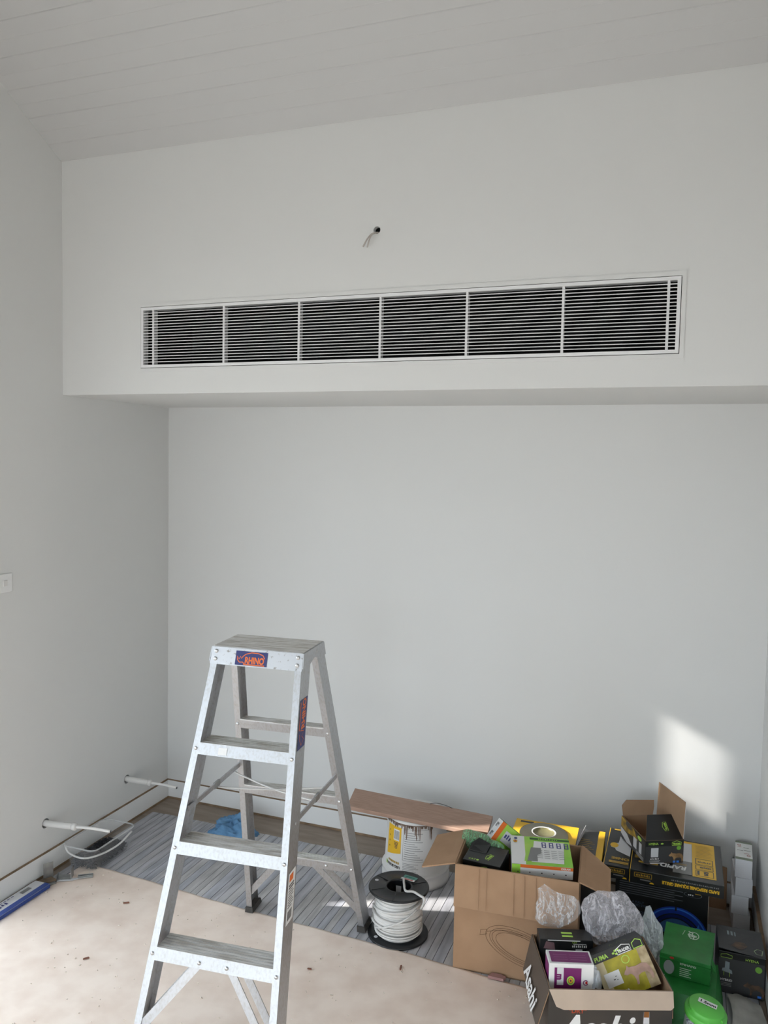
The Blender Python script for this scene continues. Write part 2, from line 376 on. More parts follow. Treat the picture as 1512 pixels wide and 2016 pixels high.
# ------------------------------------------------------------------ floor coverings
sheet = thing('ribbed_floor_sheet', 'grey-blue ribbed protective sheet lying between the back wall and the beige sheet', 'floor sheet')
box('sheet_backing', (0.045, -1.05, 0.0003), (2.86, -0.187, 0.0022), mat('grey_sheet_backing', (0.12, 0.12, 0.14), 0.8), sheet)
GREYS = [mat('grey_rib_%d' % i, c, 0.65, col2=tuple(v*0.66 for v in c), vscale=40, stretch=(1, 0.14, 1), detail=8) for i, c in enumerate(((0.50, 0.50, 0.535), (0.545, 0.54, 0.56), (0.47, 0.48, 0.525), (0.56, 0.55, 0.55)))]
x = 0.046; k = 0
while x < 2.85:
    ww = random.choice((0.030, 0.036, 0.042, 0.036)); x2 = min(x+ww, 2.858)
    o = box('sheet_rib', (x+0.0011, -1.05, 0.0022), (x2-0.0011, -0.187-random.random()*0.004, 0.0036+random.random()*0.0007), random.choice(GREYS), sheet, 0.0006)
    x = x2
# beige hardboard sheet: slightly wavy, its far edge a little crooked
bm = bmesh.new(); NX, NY = 60, 40
def bedge(x): return -0.752-0.052*x+0.004*math.sin(x*5)+0.0015*math.sin(x*31)
g = [[None]*(NX+1) for _ in range(NY+1)]; gb = [[None]*(NX+1) for _ in range(NY+1)]
for j in range(NY+1):
    for i in range(NX+1):
        x = 0.10+(2.86-0.10)*i/NX; ye = bedge(x); y = ye+(-5.6-ye)*((j/NY)**1.7)
        z = 0.0075+0.0016*noise.noise((x*2.2, y*2.2, 3.1))
        g[j][i] = bm.verts.new((x, y, z)); gb[j][i] = bm.verts.new((x, y, 0.0045))
for j in range(NY):
    for i in range(NX):
        bm.faces.new([g[j][i], g[j][i+1], g[j+1][i+1], g[j+1][i]])
for i in range(NX): bm.faces.new([g[0][i+1], g[0][i], gb[0][i], gb[0][i+1]])
for j in range(NY): bm.faces.new([g[j][0], g[j+1][0], gb[j+1][0], gb[j][0]])
tag(frombm('floor_board_sheet', bm, BEIGE, None, True), 'large beige hardboard sheet covering the floor under the ladder', 'floor sheet')
# sawdust and crumbs on the sheets
bm = bmesh.new()
for _ in range(300):
    x = random.uniform(0.12, 2.2); y = random.uniform(-1.75, bedge(x)-0.01); s = random.choice((0.0015, 0.002, 0.002, 0.003))
    M = Matrix.Translation((x, y, 0.0095)) @ Matrix.Rotation(random.uniform(0, 6.28), 4, 'Z')
    addbox(bm, (-s*random.uniform(0.7, 1.6), -s*0.6, -0.001), (s*random.uniform(0.7, 1.6), s*0.6, 0.0012), M)
o = frombm('sawdust_crumbs', bm, mat('crumbs', (0.90, 0.80, 0.70), 0.8, col2=(0.28, 0.19, 0.13), vscale=300, lo=0.40, hi=0.45)); tag(o, 'fine crumbs and sawdust scattered over the beige floor sheet', 'debris', kind='stuff')
CHIP = mat('wood_chip', (0.20, 0.08, 0.05), 0.8)
def chip(x, y, l_, a, lab, m=CHIP):
    bm = bmesh.new(); M = Matrix.Translation((x, y, 0.0098)) @ Matrix.Rotation(math.radians(a), 4, 'Z')
    prism(bm, [(-l_/2, -0.002, 0), (l_/2, -0.003, 0), (l_*0.4, 0.003, 0), (-l_*0.45, 0.0025, 0)], (0, 0, 0.004), M)
    tag(frombm('wood_chip', bm, m), lab, 'wood chip')
chip(0.482, -0.955, 0.024, 35, 'long reddish wood splinter on beige sheet left of the ladder')
chip(0.585, -1.31, 0.022, 50, 'small brown wood chip on bright beige sheet in the left corner')
chip(1.66, -0.93, 0.026, 100, 'thin dark wood splinter on beige sheet in front of the cable drum')
chip(1.36, -1.06, 0.016, 10, 'tiny dark chip on beige sheet right of the ladder front leg')
chip(1.34, -1.24, 0.018, 80, 'dark chip on beige sheet at the bottom edge beside the ladder')

# ------------------------------------------------------------------ air grille
gr = thing('air_return_grille', 'long white louvred air grille set in the bulkhead above', 'grille', Matrix.Translation((0, BY, 0)))
GP = mat('grille_white', (0.80, 0.80, 0.80), 0.4)
bm = bmesh.new(); X0, X1, Z0, Z1 = 0.393, 2.529, 2.183, 2.464
for lo, hi in (((X0, -0.0025, H1+0.0012), (X1, 0.0, Z1)), ((X0, -0.0025, Z0), (X1, 0.0, H0-0.0012)), ((X0, -0.0025, H0-0.0012), (G0-0.0012, 0.0, H1+0.0012)), ((G1+0.0012, -0.0025, H0-0.0012), (X1, 0.0, H1+0.0012))): addbox(bm, lo, hi)
frombm('outer_flange', bm, WALL, gr)
bm = bmesh.new(); t = 0.0125
for lo, hi in (((G0+0.001, -0.004, H1-t), (G1-0.001, 0.03, H1-0.001)), ((G0+0.001, -0.004, H0+0.001), (G1-0.001, 0.03, H0+t)), ((G0+0.001, -0.004, H0+t), (G0+t, 0.03, H1-t)), ((G1-t, -0.004, H0+t), (G1-0.001, 0.03, H1-t))): addbox(bm, lo, hi)
frombm('inner_frame', bm, GP, gr)
zb0, zb1 = H0+t, H1-t; pitch = (zb1-zb0)/19.0
for i in range(18):
    z = zb0+pitch*(i+1); bm = bmesh.new()
    prism(bm, [(G0+t, -0.001, z-0.0014), (G0+t, -0.001, z+0.0014), (G0+t, 0.005, z+0.0010), (G0+t, 0.005, z-0.0010)], (G1-G0-2*t, 0, 0))
    frombm('blade', bm, GP, gr)
for xm in (0.468, 0.804, 1.137, 1.471, 1.800, 2.137, 2.475):
    box('mullion', (xm-0.0042, 0.0005, zb0), (xm+0.0042, 0.026, zb1), GP, gr)
bm = bmesh.new()  # duct box coloured near-black for the shade behind the louvres
for lo, hi in (((G0-0.03, 0.03, H0-0.03), (G1+0.03, 0.035, H0)), ((G0-0.03, 0.40, H0-0.03), (G1+0.03, 0.41, H1+0.03)), ((G0-0.03, 0.03, H0-0.03), (G1+0.03, 0.41, H0-0.02)), ((G0-0.03, 0.03, H1+0.02), (G1+0.03, 0.41, H1+0.03)), ((G0-0.03, 0.03, H0-0.03), (G0-0.02, 0.41, H1+0.03)), ((G1+0.02, 0.03, H0-0.03), (G1+0.03, 0.41, H1+0.03))): addbox(bm, lo, hi)
tag(frombm('plenum', bm, DARKV, gr), 'duct box behind the louvres, near-black to stand in for its shade')
# cable tail poking out of the small hole above the grille
cab = thing('wall_light_cable', 'short twin cable tail poking from the small hole above the grille', 'cable', Matrix.Translation((1.452, BY, 2.679)))
bm = bmesh.new(); tube(bm, bez([(0.004, 0.03, -0.004), (0.0, -0.004, -0.010), (-0.013, -0.022, -0.020), (-0.027, -0.030, -0.040), (-0.040, -0.034, -0.066)]), 0.0042, 8, flat=0.6); frombm('cable_core', bm, mat('darker_cable', (0.48, 0.44, 0.40), 0.6), cab, True)  # cable colour set darker than the wall paint
bm = bmesh.new(); tube(bm, bez([(0.006, 0.03, -0.004), (0.003, -0.004, -0.011), (-0.009, -0.024, -0.022), (-0.018, -0.030, -0.042), (-0.024, -0.032, -0.068)]), 0.0036, 8, flat=0.6); frombm('cable_core', bm, MATS['darker_cable'], cab, True)
# left-wall cables in conduit
def wall_cable(y, z, e1, e2, label):
    cb = bmesh.new(); tube(cb, [(-0.11, y, z), (0.05, y, z)], 0.0215, 20); cut(wl, [cb])
    r = thing('wall_conduit_cable', label, 'cable', Matrix.Translation((0, y, z)))
    e1 = Vector(e1)-Vector((0, y, z)); e2 = Vector(e2)-Vector((0, y, z))
    bm = bmesh.new(); tube(bm, [Vector((-0.08, 0, 0.004)), Vector((0.01, 0.0, 0.001)), e1*0.5, e1*0.96], 0.0135, 16)
    c = frombm('conduit', bm, WHITEPL, r, True)
    bm = bmesh.new(); d = e1.normalized(); tube(bm, [e1*0.90, e1*0.94, e1*1.0, e1*1.03, e1*1.05], [0.0142, 0.0165, 0.0165, 0.014, 0.006], 10); frombm('tape_wrap', bm, CABLEW, r, True)
    bm = bmesh.new(); tube(bm, bez([e1*0.9, e1*1.05, (e1+e2)*0.5+Vector((0, 0, 0.003)), e2]), 0.0066, 10); frombm('cable', bm, CABLEW, r, True)
    bm = bmesh.new(); tube(bm, [e2, e2+(e2-e1).normalized()*0.003], 0.0055, 10); frombm('cable_end', bm, DGREY, r)
wall_cable(-0.884, 0.228, (0.145, -0.866, 0.231), (0.285, -0.812, 0.212), 'white conduit and cable poking from left wall above the clear tub')
wall_cable(-0.338, 0.223, (0.125, -0.316, 0.215), (0.262, -0.296, 0.205), 'white conduit and cable poking from left wall near the back corner')
# light switch plate on the left wall beside the door
swr = thing('switch_plate', 'white wall switch plate at the left edge on the left wall', 'switch', Matrix.Translation((0.0, -1.122, 1.312)))
box('plate', (0.0002, -0.058, -0.038), (0.007, 0.058, 0.038), TRIM, swr, 0.003)
for yy in (-0.02, 0.02): box('rocker', (0.006, yy-0.011, -0.012), (0.011, yy+0.011, 0.012), WHITEPL, swr, 0.0015)

# ------------------------------------------------------------------ step ladder
LM = RZ(math.degrees(0.0966), (1.2567, -1.275, 0.0085))
lad = thing('step_ladder', 'paint-spattered aluminium step ladder standing open on the beige sheet', 'ladder', LM)
HT = 1.196; WT, WB, SF, SR, DD, WRT, WRB = 0.1564, 0.2338, 0.4118, 0.3650, 0.190, 0.1578, 0.2474
def fr(side, z, inset=0.0, dy=0.0):
    t = 1-z/HT; return Vector((side*(WT+(WB-WT)*t-inset), -SF*t+dy, z))
def rr(side, z, inset=0.0, dy=0.0):
    t = 1-z/HT; return Vector((side*(WRT+(WRB-WRT)*t-inset), DD-0.072+SR*t+dy, z))
def rail(fn, side, z0, z1, fl, dep, th=0.0028):
    sec = [(0, 0), (fl, 0), (fl, th), (th, th), (th, dep-th), (fl*0.8, dep-th), (fl*0.8, dep), (0, dep)]
    bm = bmesh.new()
    a = [bm.verts.new(fn(side, z0, i, d)) for i, d in sec]; b = [bm.verts.new(fn(side, z1, i, d)) for i, d in sec]
    n = len(sec)
    for k in range(n): bm.faces.new([a[k], a[(k+1) % n], b[(k+1) % n], b[k]])
    bm.faces.new(a); bm.faces.new(b[::-1])
    return bm
for s in (-1, 1):
    frombm('front_rail', rail(fr, s, 0.02, HT-0.01, 0.0225, 0.084), ALU, lad)
    frombm('rear_rail', rail(rr, s, 0.02, HT-0.012, 0.0225, 0.074), ALU, lad)
    for fn, dp in ((fr, 0.084), (rr, 0.074)):
        bm = bmesh.new(); a = [fn(s, 0.024, -0.003, -0.004), fn(s, 0.024, 0.027, -0.004), fn(s, 0.024, 0.027, dp+0.004), fn(s, 0.024, -0.003, dp+0.004)]
        b = [fn(s, 0.0, -0.005, -0.008), fn(s, 0.0, 0.029, -0.008), fn(s, 0.0, 0.029, dp+0.008), fn(s, 0.0, -0.005, dp+0.008)]
        va = [bm.verts.new(v) for v in a]; vb = [bm.verts.new(v) for v in b]
        for k in range(4): bm.faces.new([va[k], va[(k+1) % 4], vb[(k+1) % 4], vb[k]])
        bm.faces.new(va); bm.faces.new(vb[::-1]); frombm('rubber_foot', bm, RUBBER, lad)
def tread(fn, z, lip, dep, inset, name, mtop):
    """ribbed tread with a front lip; lip is one mesh, ribbed deck its child"""
    l0 = fn(-1, z, inset); r0 = fn(1, z, inset); hw = r0.x; y0 = l0.y
    bm = bmesh.new(); l1 = fn(-1, z-lip, inset); 
    prism(bm, [(-hw, y0, z), (hw, y0, z), (-l1.x, l1.y, z-lip), (l1.x, l1.y, z-lip)], (0, 0.003, 0))
    addbox(bm, (-hw, y0+dep-0.003, z-lip*0.8), (hw, y0+dep, z)); addbox(bm, (-hw, y0, z-0.004), (hw, y0+dep, z-0.001))
    o = frombm(name, bm, ALU, lad)
    n = 6; bm = bmesh.new()
    for k in range(n):
        a = y0+dep*k/n; b = y0+dep*(k+1)/n
        addbox(bm, (-hw, a+(0 if k == 0 else 0.0016), z-0.001), (hw, b-0.0016, z+0.0006), None, 0.0004)
    frombm('ribbed_deck', bm, mtop, o)
    return hw, y0
rv = bmesh.new(); lathe(rv, [(0.0062, 0), (0.0060, 0.0012), (0.0045, 0.0030), (0.0015, 0.0040)], 12)
rv_me = bpy.data.meshes.new('rivet'); bmesh.ops.recalc_face_normals(rv, faces=rv.faces); rv.to_mesh(rv_me); rv.free(); rv_me.materials.append(STEEL)
def rivet(p, nrm, sc=1.0, parent=lad):
    o = bpy.data.objects.new('rivet', rv_me); link(o, parent)
    o.matrix_basis = Matrix.Translation(p) @ Vector(nrm).to_track_quat('Z', 'Y').to_matrix().to_4x4() @ Matrix.Scale(sc, 4)
ZST = (0.911-0.0085, 0.6244-0.0085, 0.337-0.0085)
nf = Vector((0, -1, 0.0))
for z in ZST:
    hw, y0 = tread(fr, z, 0.0345, 0.078, 0.0225, 'front_step', ALUTOP)
    for s in (-1, 1): rivet(fr(s, z-0.018, 0.011, -0.0002), nf)
for z in (0.890-0.0085, 0.612-0.0085, 0.315-0.0085):
    tread(rr, z, 0.036, 0.045, 0.0225, 'rear_rung', ALUTOP)
    for s in (-1, 1): rivet(rr(s, z-0.02, 0.011, -0.0002), nf)
# knee braces under the lowest front step and lowest rear rung
def brace(p, q, wdt=0.022, th=0.003):
    bm = bmesh.new(); bar(bm, p, q, th, wdt, (0, 0, 1)); frombm('knee_brace', bm, ALU, lad)
z3 = ZST[2]
for s in (-1, 1):
    for dy in (0.006, 0.066):
        p = Vector((s*0.045, fr(1, z3).y+dy, z3-0.022)); q = fr(s, 0.10, 0.008, dy)
        bm = bmesh.new(); bar(bm, p, q, 0.003, 0.021, (0, 0, 1)) if False else None
        d = (q-p).normalized(); side = Vector((0, 1, 0)); up = d.cross(side).normalized()
        pts = [p+up*0.013, p-up*0.013, q-up*0.013, q+up*0.013]; prism(bm, pts, (0, 0.003, 0)); frombm('knee_brace', bm, ALU, lad)
    zr = 0.315-0.0085
    for dy in (0.006, 0.050):
        p = Vector((s*0.07, rr(1, zr).y+dy, zr-0.024)); q = rr(s, 0.085, 0.008, dy)
        d = (q-p).normalized(); up = d.cross(Vector((0, 1, 0))).normalized(); bm = bmesh.new()
        prism(bm, [p+up*0.012, p-up*0.012, q-up*0.012, q+up*0.012], (0, 0.003, 0)); frombm('knee_brace', bm, ALU, lad)
rivet(Vector((0.045, fr(1, z3-0.02).y-0.0005, z3-0.020)), nf); rivet(Vector((0.115, rr(1, 0.288).y-0.0005, 0.288)), nf)
rivet(Vector((-0.045, fr(1, z3-0.02).y-0.0005, z3-0.020)), nf)
# top cap
cap = box('top_cap', (-WT-0.004, -0.0025, HT-0.006), (WT+0.004, DD+0.003, HT), ALU, lad)
bm = bmesh.new(); n = 8
for k in range(n):
    a = 0.001+(DD-0.002)*k/n; b = 0.001+(DD-0.002)*(k+1)/n
    addbox(bm, (-WT-0.003, a+0.0014, HT), (WT+0.003, b-0.0014, HT+0.0014), None, 0.0005)
frombm('ribbed_deck', bm, ALUTOP, cap)
CAPM = mat('aluminium_spattered', (0.56, 0.57, 0.59), 0.42, 0.85, col2=(0.30, 0.28, 0.26), vscale=75, lo=0.30, hi=0.40, detail=6)
HC = 0.0545
bm = bmesh.new(); e = 0.006
prism(bm, [(-WT-0.004, -0.003, HT-0.001), (WT+0.004, -0.003, HT-0.001), (WT+0.0055, -0.003-SF*HC/HT*0.9, HT-HC), (-WT-0.0055, -0.003-SF*HC/HT*0.9, HT-HC)], (0, 0.003, 0))
frombm('front_apron', bm, CAPM, lad)
bm = bmesh.new(); prism(bm, [(-WT-0.004, DD+0.001, HT-0.001), (WT+0.004, DD+0.001, HT-0.001), (WT+0.006, DD+0.014, HT-0.05), (-WT-0.006, DD+0.014, HT-0.05)], (0, 0.003, 0)); frombm('rear_apron', bm, ALU, lad)
for s in (-1, 1):
    bm = bmesh.new(); prism(bm, [(s*(WT+0.0042), -0.003, HT-0.001), (s*(WT+0.0042), DD+0.003, HT-0.001), (s*(WT+0.0072), DD+0.015, HT-0.047), (s*(WT+0.0072), DD-0.045, HT-0.047), (s*(WT+0.006), DD*0.5, HT-0.032), (s*(WT+0.0066), 0.052, HT-0.045), (s*(WT+0.0066), -0.018, HT-0.047)], (s*0.003, 0, 0)); frombm('side_apron', bm, ALU, lad)
    for zz, xx in ((HT-0.014, WT-0.012), (HT-0.038, WT-0.012)):
        rivet(Vector((s*xx, -0.0032-SF*(HT-zz)/HT*0.9, zz)), nf, 1.15)
    rivet(Vector((s*(WT+0.0075), 0.115, HT-0.018)), (s, 0, 0), 1.0)
# spreader arms with cross wires
zA, zB = 0.690, 0.690
for s in (-1, 1):
    a = fr(s, zA, 0.004 if s < 0 else 0.004, 0.05); b = rr(s, zB, 0.004, 0.012)
    a.x += s*-0.004; b.x -= s*0.004
    bm = bmesh.new(); bar(bm, a, b, 0.005, 0.017); frombm('spreader_arm', bm, ALU, lad)
    bm = bmesh.new(); m_ = (a+b)/2; bar(bm, m_-(b-a).normalized()*0.02, m_+(b-a).normalized()*0.02, 0.008, 0.021); frombm('spreader_hinge', bm, GALV, lad)
    for p in (a, b): rivet(p+Vector((s*0.006, 0, 0)), (s, 0, 0), 1.0)
aL, bL = fr(-1, zA, 0.012, 0.05), rr(-1, zB, 0.012, 0.012); aR, bR = fr(1, zA, 0.012, 0.05), rr(1, zB, 0.012, 0.012)
for p, q, sag in ((aL.lerp(bL, 0.52), aR.lerp(bR, 0.80), -0.010), (aL.lerp(bL, 0.86), aR.lerp(bR, 0.50), -0.012)):
    p = p-Vector((0, 0, 0.012)); q = q-Vector((0, 0, 0.012))
    bm = bmesh.new(); tube(bm, bez([p, p.lerp(q, 0.12)+Vector((0, 0, sag*0.4)), p.lerp(q, 0.5)+Vector((0, 0, sag)), p.lerp(q, 0.88)+Vector((0, 0, sag*0.4)), q], 4), 0.0042, 8, flat=0.6); frombm('cross_wire', bm, WHITEPL, lad, True)
# stickers
cV = Vector((0, 0.0-(-SF*0.9/HT), 1)).normalized()
f = Face(lad, (-WT-0.004, -0.0033-SF*HC/HT*0.9, HT-HC), (1, 0, 0), (0, SF*0.9/HT, 1))
def rhino_sticker(f, u0, v0, ww, hh):
    f.rect(u0, v0, u0+ww, v0+hh, NAVY, 'sticker')
    f.text('RHINO', u0+ww*0.30, v0+hh*0.16, hh*0.62, ORANGE, bold=0.0012, sx=ww*0.64/(hh*0.62*3.35))
    f.rect(u0+ww*0.27, v0+hh*0.03, u0+ww*0.93, v0+hh*0.10, ORANGE)
    f.stroke([(u0+ww*x, v0+hh*y) for x, y in ((0.30, 0.10), (0.24, 0.22), (0.14, 0.20), (0.07, 0.36), (0.05, 0.62), (0.12, 0.42), (0.16, 0.62), (0.19, 0.47), (0.25, 0.66), (0.33, 0.80), (0.50, 0.92), (0.72, 0.90), (0.86, 0.78), (0.92, 0.55))], hh*0.06, ORANGE)
rhino_sticker(f, 0.088, 0.0035, 0.112, 0.046)
# side sticker on the right front rail web, reading upwards
def webface(z, fn=fr):
    a = fn(1, z, -0.0002, 0.003); b = fn(1, z+0.2, -0.0002, 0.003)
    F_ = Face(lad, a, (0, 1, 0), (b-a)); return F_
wf = webface(0.905); wf.N = Vector((1, 0, 0))
wf.poly([(0.008, 0), (0.074, 0), (0.074, 0.155), (0.008, 0.155)], NAVY, 'sticker')
wf.text('RHINO', 0.062, 0.058, 0.042, ORANGE, rot=90, bold=0.0014, sx=0.72)
wf.stroke([(0.016+0.046*a, 0.006+0.052*b) for a, b in ((0.2, 1), (0.9, 0.85), (0.55, 0.6), (0.95, 0.35), (0.5, 0.05), (0.2, 0.4), (0.1, 0.8))], 0.0025, ORANGE)
wf.rect(0.012, 0.060, 0.017, 0.148, ORANGE)
wf = webface(0.430); wf.N = Vector((1, 0, 0))
wf.rect(0.012, 0, 0.070, 0.145, WHITEP, 'sticker'); wf.rect(0.022, 0.118, 0.052, 0.138, ORANGE)
wf.lines([(0.020, 0.045+0.0075*k, 0.020+(0.042 if k % 3 else 0.032), 0.045+0.0075*k+0.0028+(0.0018 if k > 6 else 0)) for k in range(9)], DGREY)
wf.lines([(0.022+0.0036*k, 0.010, 0.022+0.0036*k+0.002, 0.036) for k in range(10)], DGREY, 'barcode')
f = Face(lad, (-0.175, fr(1, ZST[0]-0.034).y-0.0006, ZST[0]-0.0345), (1, 0, 0), (0, SF/HT, 1)); f.rect(0.090, 0.006, 0.120, 0.028, WHITEP, 'sticker')

# ------------------------------------------------------------------ cable drum
dm = thing('cable_drum', 'black plastic drum wound with white cable standing right of the ladder', 'cable drum', RZ(20, (1.576, -0.722, 0.0045)))
RF, DH_ = 0.117, 0.190
def flange(z0, z1, top):
    bm = bmesh.new()
    if top: lathe(bm, [(0.046, z0), (RF-0.003, z0), (RF, z0+0.002), (RF, z1-0.002), (RF-0.003, z1), (RF-0.008, z1-0.0015), (0.055, z1-0.0015), (0.053, z1+0.001), (0.049, z1+0.001), (0.046, z1-0.004), (0.046, z0)], 48, closed_ends=False)
    else: lathe(bm, [(RF-0.003, z0), (RF, z0+0.002), (RF, z1-0.002), (RF-0.003, z1), (0.02, z1)], 48)
    return frombm('flange', bm, BLACKPL, dm, True)
flange(0.0, 0.009, False); top = flange(DH_-0.009, DH_, True)
for m_ in (dm.children): pass
bm = bmesh.new(); lathe(bm, [(0.046, 0.009), (0.046, DH_-0.004)], 32, closed_ends=False); lathe(bm, [(0.045, 0.080), (0.001, 0.080)], 32, closed_ends=False); frombm('core_tube', bm, BLACKPL, dm, True)
for k in range(6):
    a = math.pi/3*k+0.3; bm = bmesh.new(); bar(bm, (0.056*math.cos(a), 0.056*math.sin(a), DH_-0.001), (0.110*math.cos(a), 0.110*math.sin(a), DH_-0.001), 0.003, 0.002); frombm('flange_rib', bm, BLACKPL, top)
for a, z in ((2.7, DH_-0.0012), (3.6, 0.0092)):
    bm = bmesh.new(); lathe(bm, [(0.0075, z), (0.0075, z+0.0004), (0.001, z+0.0004)], 16, 0.095*math.cos(a), 0.095*math.sin(a)); frombm('flange_hole', bm, OFFW, dm)
# winding: one long irregular helix with overlapping outer turns
pts = []; T = 15
for i in range(T*36+1):
    a = 2*math.pi*i/36; t = i/(T*36); z = 0.014+(DH_-0.030)*t+0.0012*math.sin(a*0.37+1)
    r = 0.083+0.008*math.sin(math.pi*min(1, t*1.15))**0.7+0.0022*math.sin(a*0.21)+0.0012*math.sin(a*1.13)
    pts.append((r*math.cos(a), r*math.sin(a), z))
bm = bmesh.new(); tube(bm, pts, 0.0062, 8, flat=0.55); frombm('wound_cable', bm, CABLEW, dm, True)
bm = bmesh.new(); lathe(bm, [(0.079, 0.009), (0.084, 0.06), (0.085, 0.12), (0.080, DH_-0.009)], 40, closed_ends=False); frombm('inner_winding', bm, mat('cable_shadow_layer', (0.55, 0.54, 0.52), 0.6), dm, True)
for ph, z0, z1, sw in ((3.6, 0.045, 0.135, 1.9), (2.2, 0.060, 0.075, 3.6), (2.9, 0.100, 0.092, 3.0), (3.2, 0.120, 0.150, 2.6)):
    pts = []
    for k in range(40):
        t = k/39; a = ph+sw*t; pts.append(((0.0955+0.004*math.sin(math.pi*t))*math.cos(a), (0.0955+0.004*math.sin(math.pi*t))*math.sin(a), z0+(z1-z0)*t))
    bm = bmesh.new(); tube(bm, pts, 0.0055, 8, flat=0.6); frombm('loose_turn', bm, CABLEW, dm, True)
# tail over the top flange
R20 = Matrix.Rotation(math.radians(-20), 3, 'Z')
def dl(x, y, z): return R20 @ Vector((x, y, z))
bm = bmesh.new(); tube(bm, bez([dl(0.000, 0.055, DH_-0.02), dl(0.002, 0.050, DH_+0.004), dl(0.020, 0.005, DH_+0.005), dl(0.040, -0.035, DH_+0.005), dl(0.068, -0.030, DH_+0.005), dl(0.100, -0.045, DH_+0.004), dl(0.1185, -0.047, DH_-0.004), dl(0.113, -0.052, DH_-0.03), dl(0.100, -0.030, DH_-0.055)]), 0.0046, 8); frombm('cable_tail', bm, CABLEW, dm, True)
f = Face(dm, dl(-0.012, 0.052, DH_-0.001), dl(1, -0.12, 0), dl(0.12, 1, 0), 0.0012)
f.rect(0, 0, 0.058, 0.014, WHITEP, 'label'); f.rect(0.004, 0.016, 0.060, 0.036, mat('teal_print', (0.12, 0.36, 0.30), 0.5), 'label'); f.lines([(0.010, 0.0045, 0.050, 0.0095)], RED)
f.lines([(0.012, 0.022, 0.050, 0.029)], mat('dark_teal_print', (0.03, 0.16, 0.13), 0.5))
f = Face(dm, dl(-0.022, 0.030, 0.14), dl(1, 0, 0), dl(0, 0, 1)); f.rect(0, 0, 0.022, 0.032, OFFW, 'label')

# ------------------------------------------------------------------ upturned bucket and timber board
bk = thing('plaster_bucket', 'upturned white plaster bucket with yellow label and brown drips', 'bucket', Matrix.Translation((1.502, -0.278, 0.0045)))
BH = 0.292; RB0, RB1 = 0.147, 0.127
def rb(z): return RB0-0.004+(RB1-RB0+0.004)*z/BH
bm = bmesh.new()
lathe(bm, [(0.140, 0.0), (0.148, 0.002), (0.149, 0.028), (0.1445, 0.032), (0.1445, 0.055), (0.150, 0.058), (0.150, 0.064), (0.1435, 0.067), (rb(0.085), 0.070), (rb(0.27), 0.270), (RB1+0.001, BH-0.010), (RB1-0.003, BH-0.002), (RB1-0.010, BH), (RB1-0.018, BH-0.001), (RB1-0.022, BH-0.006), (0.002, BH-0.006)], 64)
frombm('bucket_body', bm, WHITEPL, bk, True)
def curved(name, a0, a1, z0, z1, m, off=0.0006, n=12, tilt=0.0):
    vv = []; ff = []
    for k in range(n+1):
        a = math.radians(a0+(a1-a0)*k/n)
        for z in (z0+tilt*k/n, z1): r = rb(z)+off; vv.append((r*math.cos(a), r*math.sin(a), z))
    for k in range(n): ff.append((2*k, 2*k+2, 2*k+3, 2*k+1))
    return mk(name, vv, ff, m, bk, True)
# camera sees angles about 200..350 degrees (facing -y and a little +x)
curved('yellow_label', 222, 258, 0.130, 0.262, YEL, tilt=0.022); curved('barcode_patch', 240, 254, 0.202, 0.250, WHITEP, 0.0009)
for k in range(7): curved('barcode_bar', 241.5+1.8*k, 242.5+1.8*k, 0.208, 0.245, MGREY, 0.0012, 2)
for k in range(5): curved('label_print', 242+k*0.6, 252-k*0.6, 0.192-0.006*k, 0.195-0.006*k, DGREY, 0.0012, 4)
for k in range(4): curved('label_mark', 228, 230.5, 0.165+0.023*k, 0.171+0.023*k, mat('olive_print', (0.25, 0.14, 0.01), 0.6), 0.0010, 2)
for a0, a1, z0, z1 in ((262, 318, 0.2625, 0.2635), (262, 318, 0.128, 0.129), (262, 262.5, 0.128, 0.2635)): curved('label_border', a0, a1, z0, z1, MGREY)
for k in range(13): curved('label_print', 265, 300-5*(k % 4), 0.136+0.0092*k, 0.138+0.0092*k, MGREY)
for k in range(7): curved('label_print', 263, 292-4*(k % 3), 0.076+0.0065*k, 0.0775+0.0065*k, MGREY)
def bucket_text(s_, am, z, size, m):
    """upside-down lettering wrapped round the bucket"""
    cu = bpy.data.curves.new('lettering', 'FONT'); cu.body = s_; cu.size = size; cu.offset = 0.0006; cu.resolution_u = 2
    t_ = bpy.data.objects.new('lettering', cu); C.objects.link(t_); dg = bpy.context.evaluated_depsgraph_get()
    me = bpy.data.meshes.new_from_object(t_.evaluated_get(dg)); bpy.data.objects.remove(t_)
    for v in me.vertices:
        r = rb(z)+0.0012; a = math.radians(am)-v.co.x/r; zz = z-v.co.y; v.co = (r*math.cos(a), r*math.sin(a), zz)
    me.materials.clear(); me.materials.append(m); link(bpy.data.objects.new('lettering', me), bk)
bucket_text('USG BORAL', 258, 0.096, 0.0155, DGREY)
for k in range(7): curved('label_print', 229+4*k, 231.6+4*k, 0.104, 0.113, GOLD, 0.0012, 2)
curved('leaf_mark', 221, 225, 0.084, 0.100, LIME, 0.0010, 3)
DRIP = mat('dried_brown_drips', (0.10, 0.05, 0.028), 0.8, col2=(0.22, 0.15, 0.11), vscale=60)
for k in range(34):
    a = 214+k*3.2+random.uniform(-1, 1); l_ = random.choice((0.010, 0.016, 0.022, 0.040, 0.060)) if a > 264 else random.choice((0.006, 0.012, 0.018))
    vv = []; ww = random.uniform(0.8, 1.9)
    for t_, sc in ((0, 1), (0.5, 0.8), (0.85, 0.6), (1.0, 0.15)):
        for s in (-1, 1):
            aa = math.radians(a+s*ww*sc); z = BH-0.014-l_*t_; r = rb(z)+0.0016; vv.append((r*math.cos(aa), r*math.sin(aa), z))
    mk('drip', vv, [(0, 1, 3, 2), (2, 3, 5, 4), (4, 5, 7, 6)], DRIP, bk)
curved('rim_stain', 205, 345, BH-0.014, BH-0.0105, DRIP, 0.0012, 30)
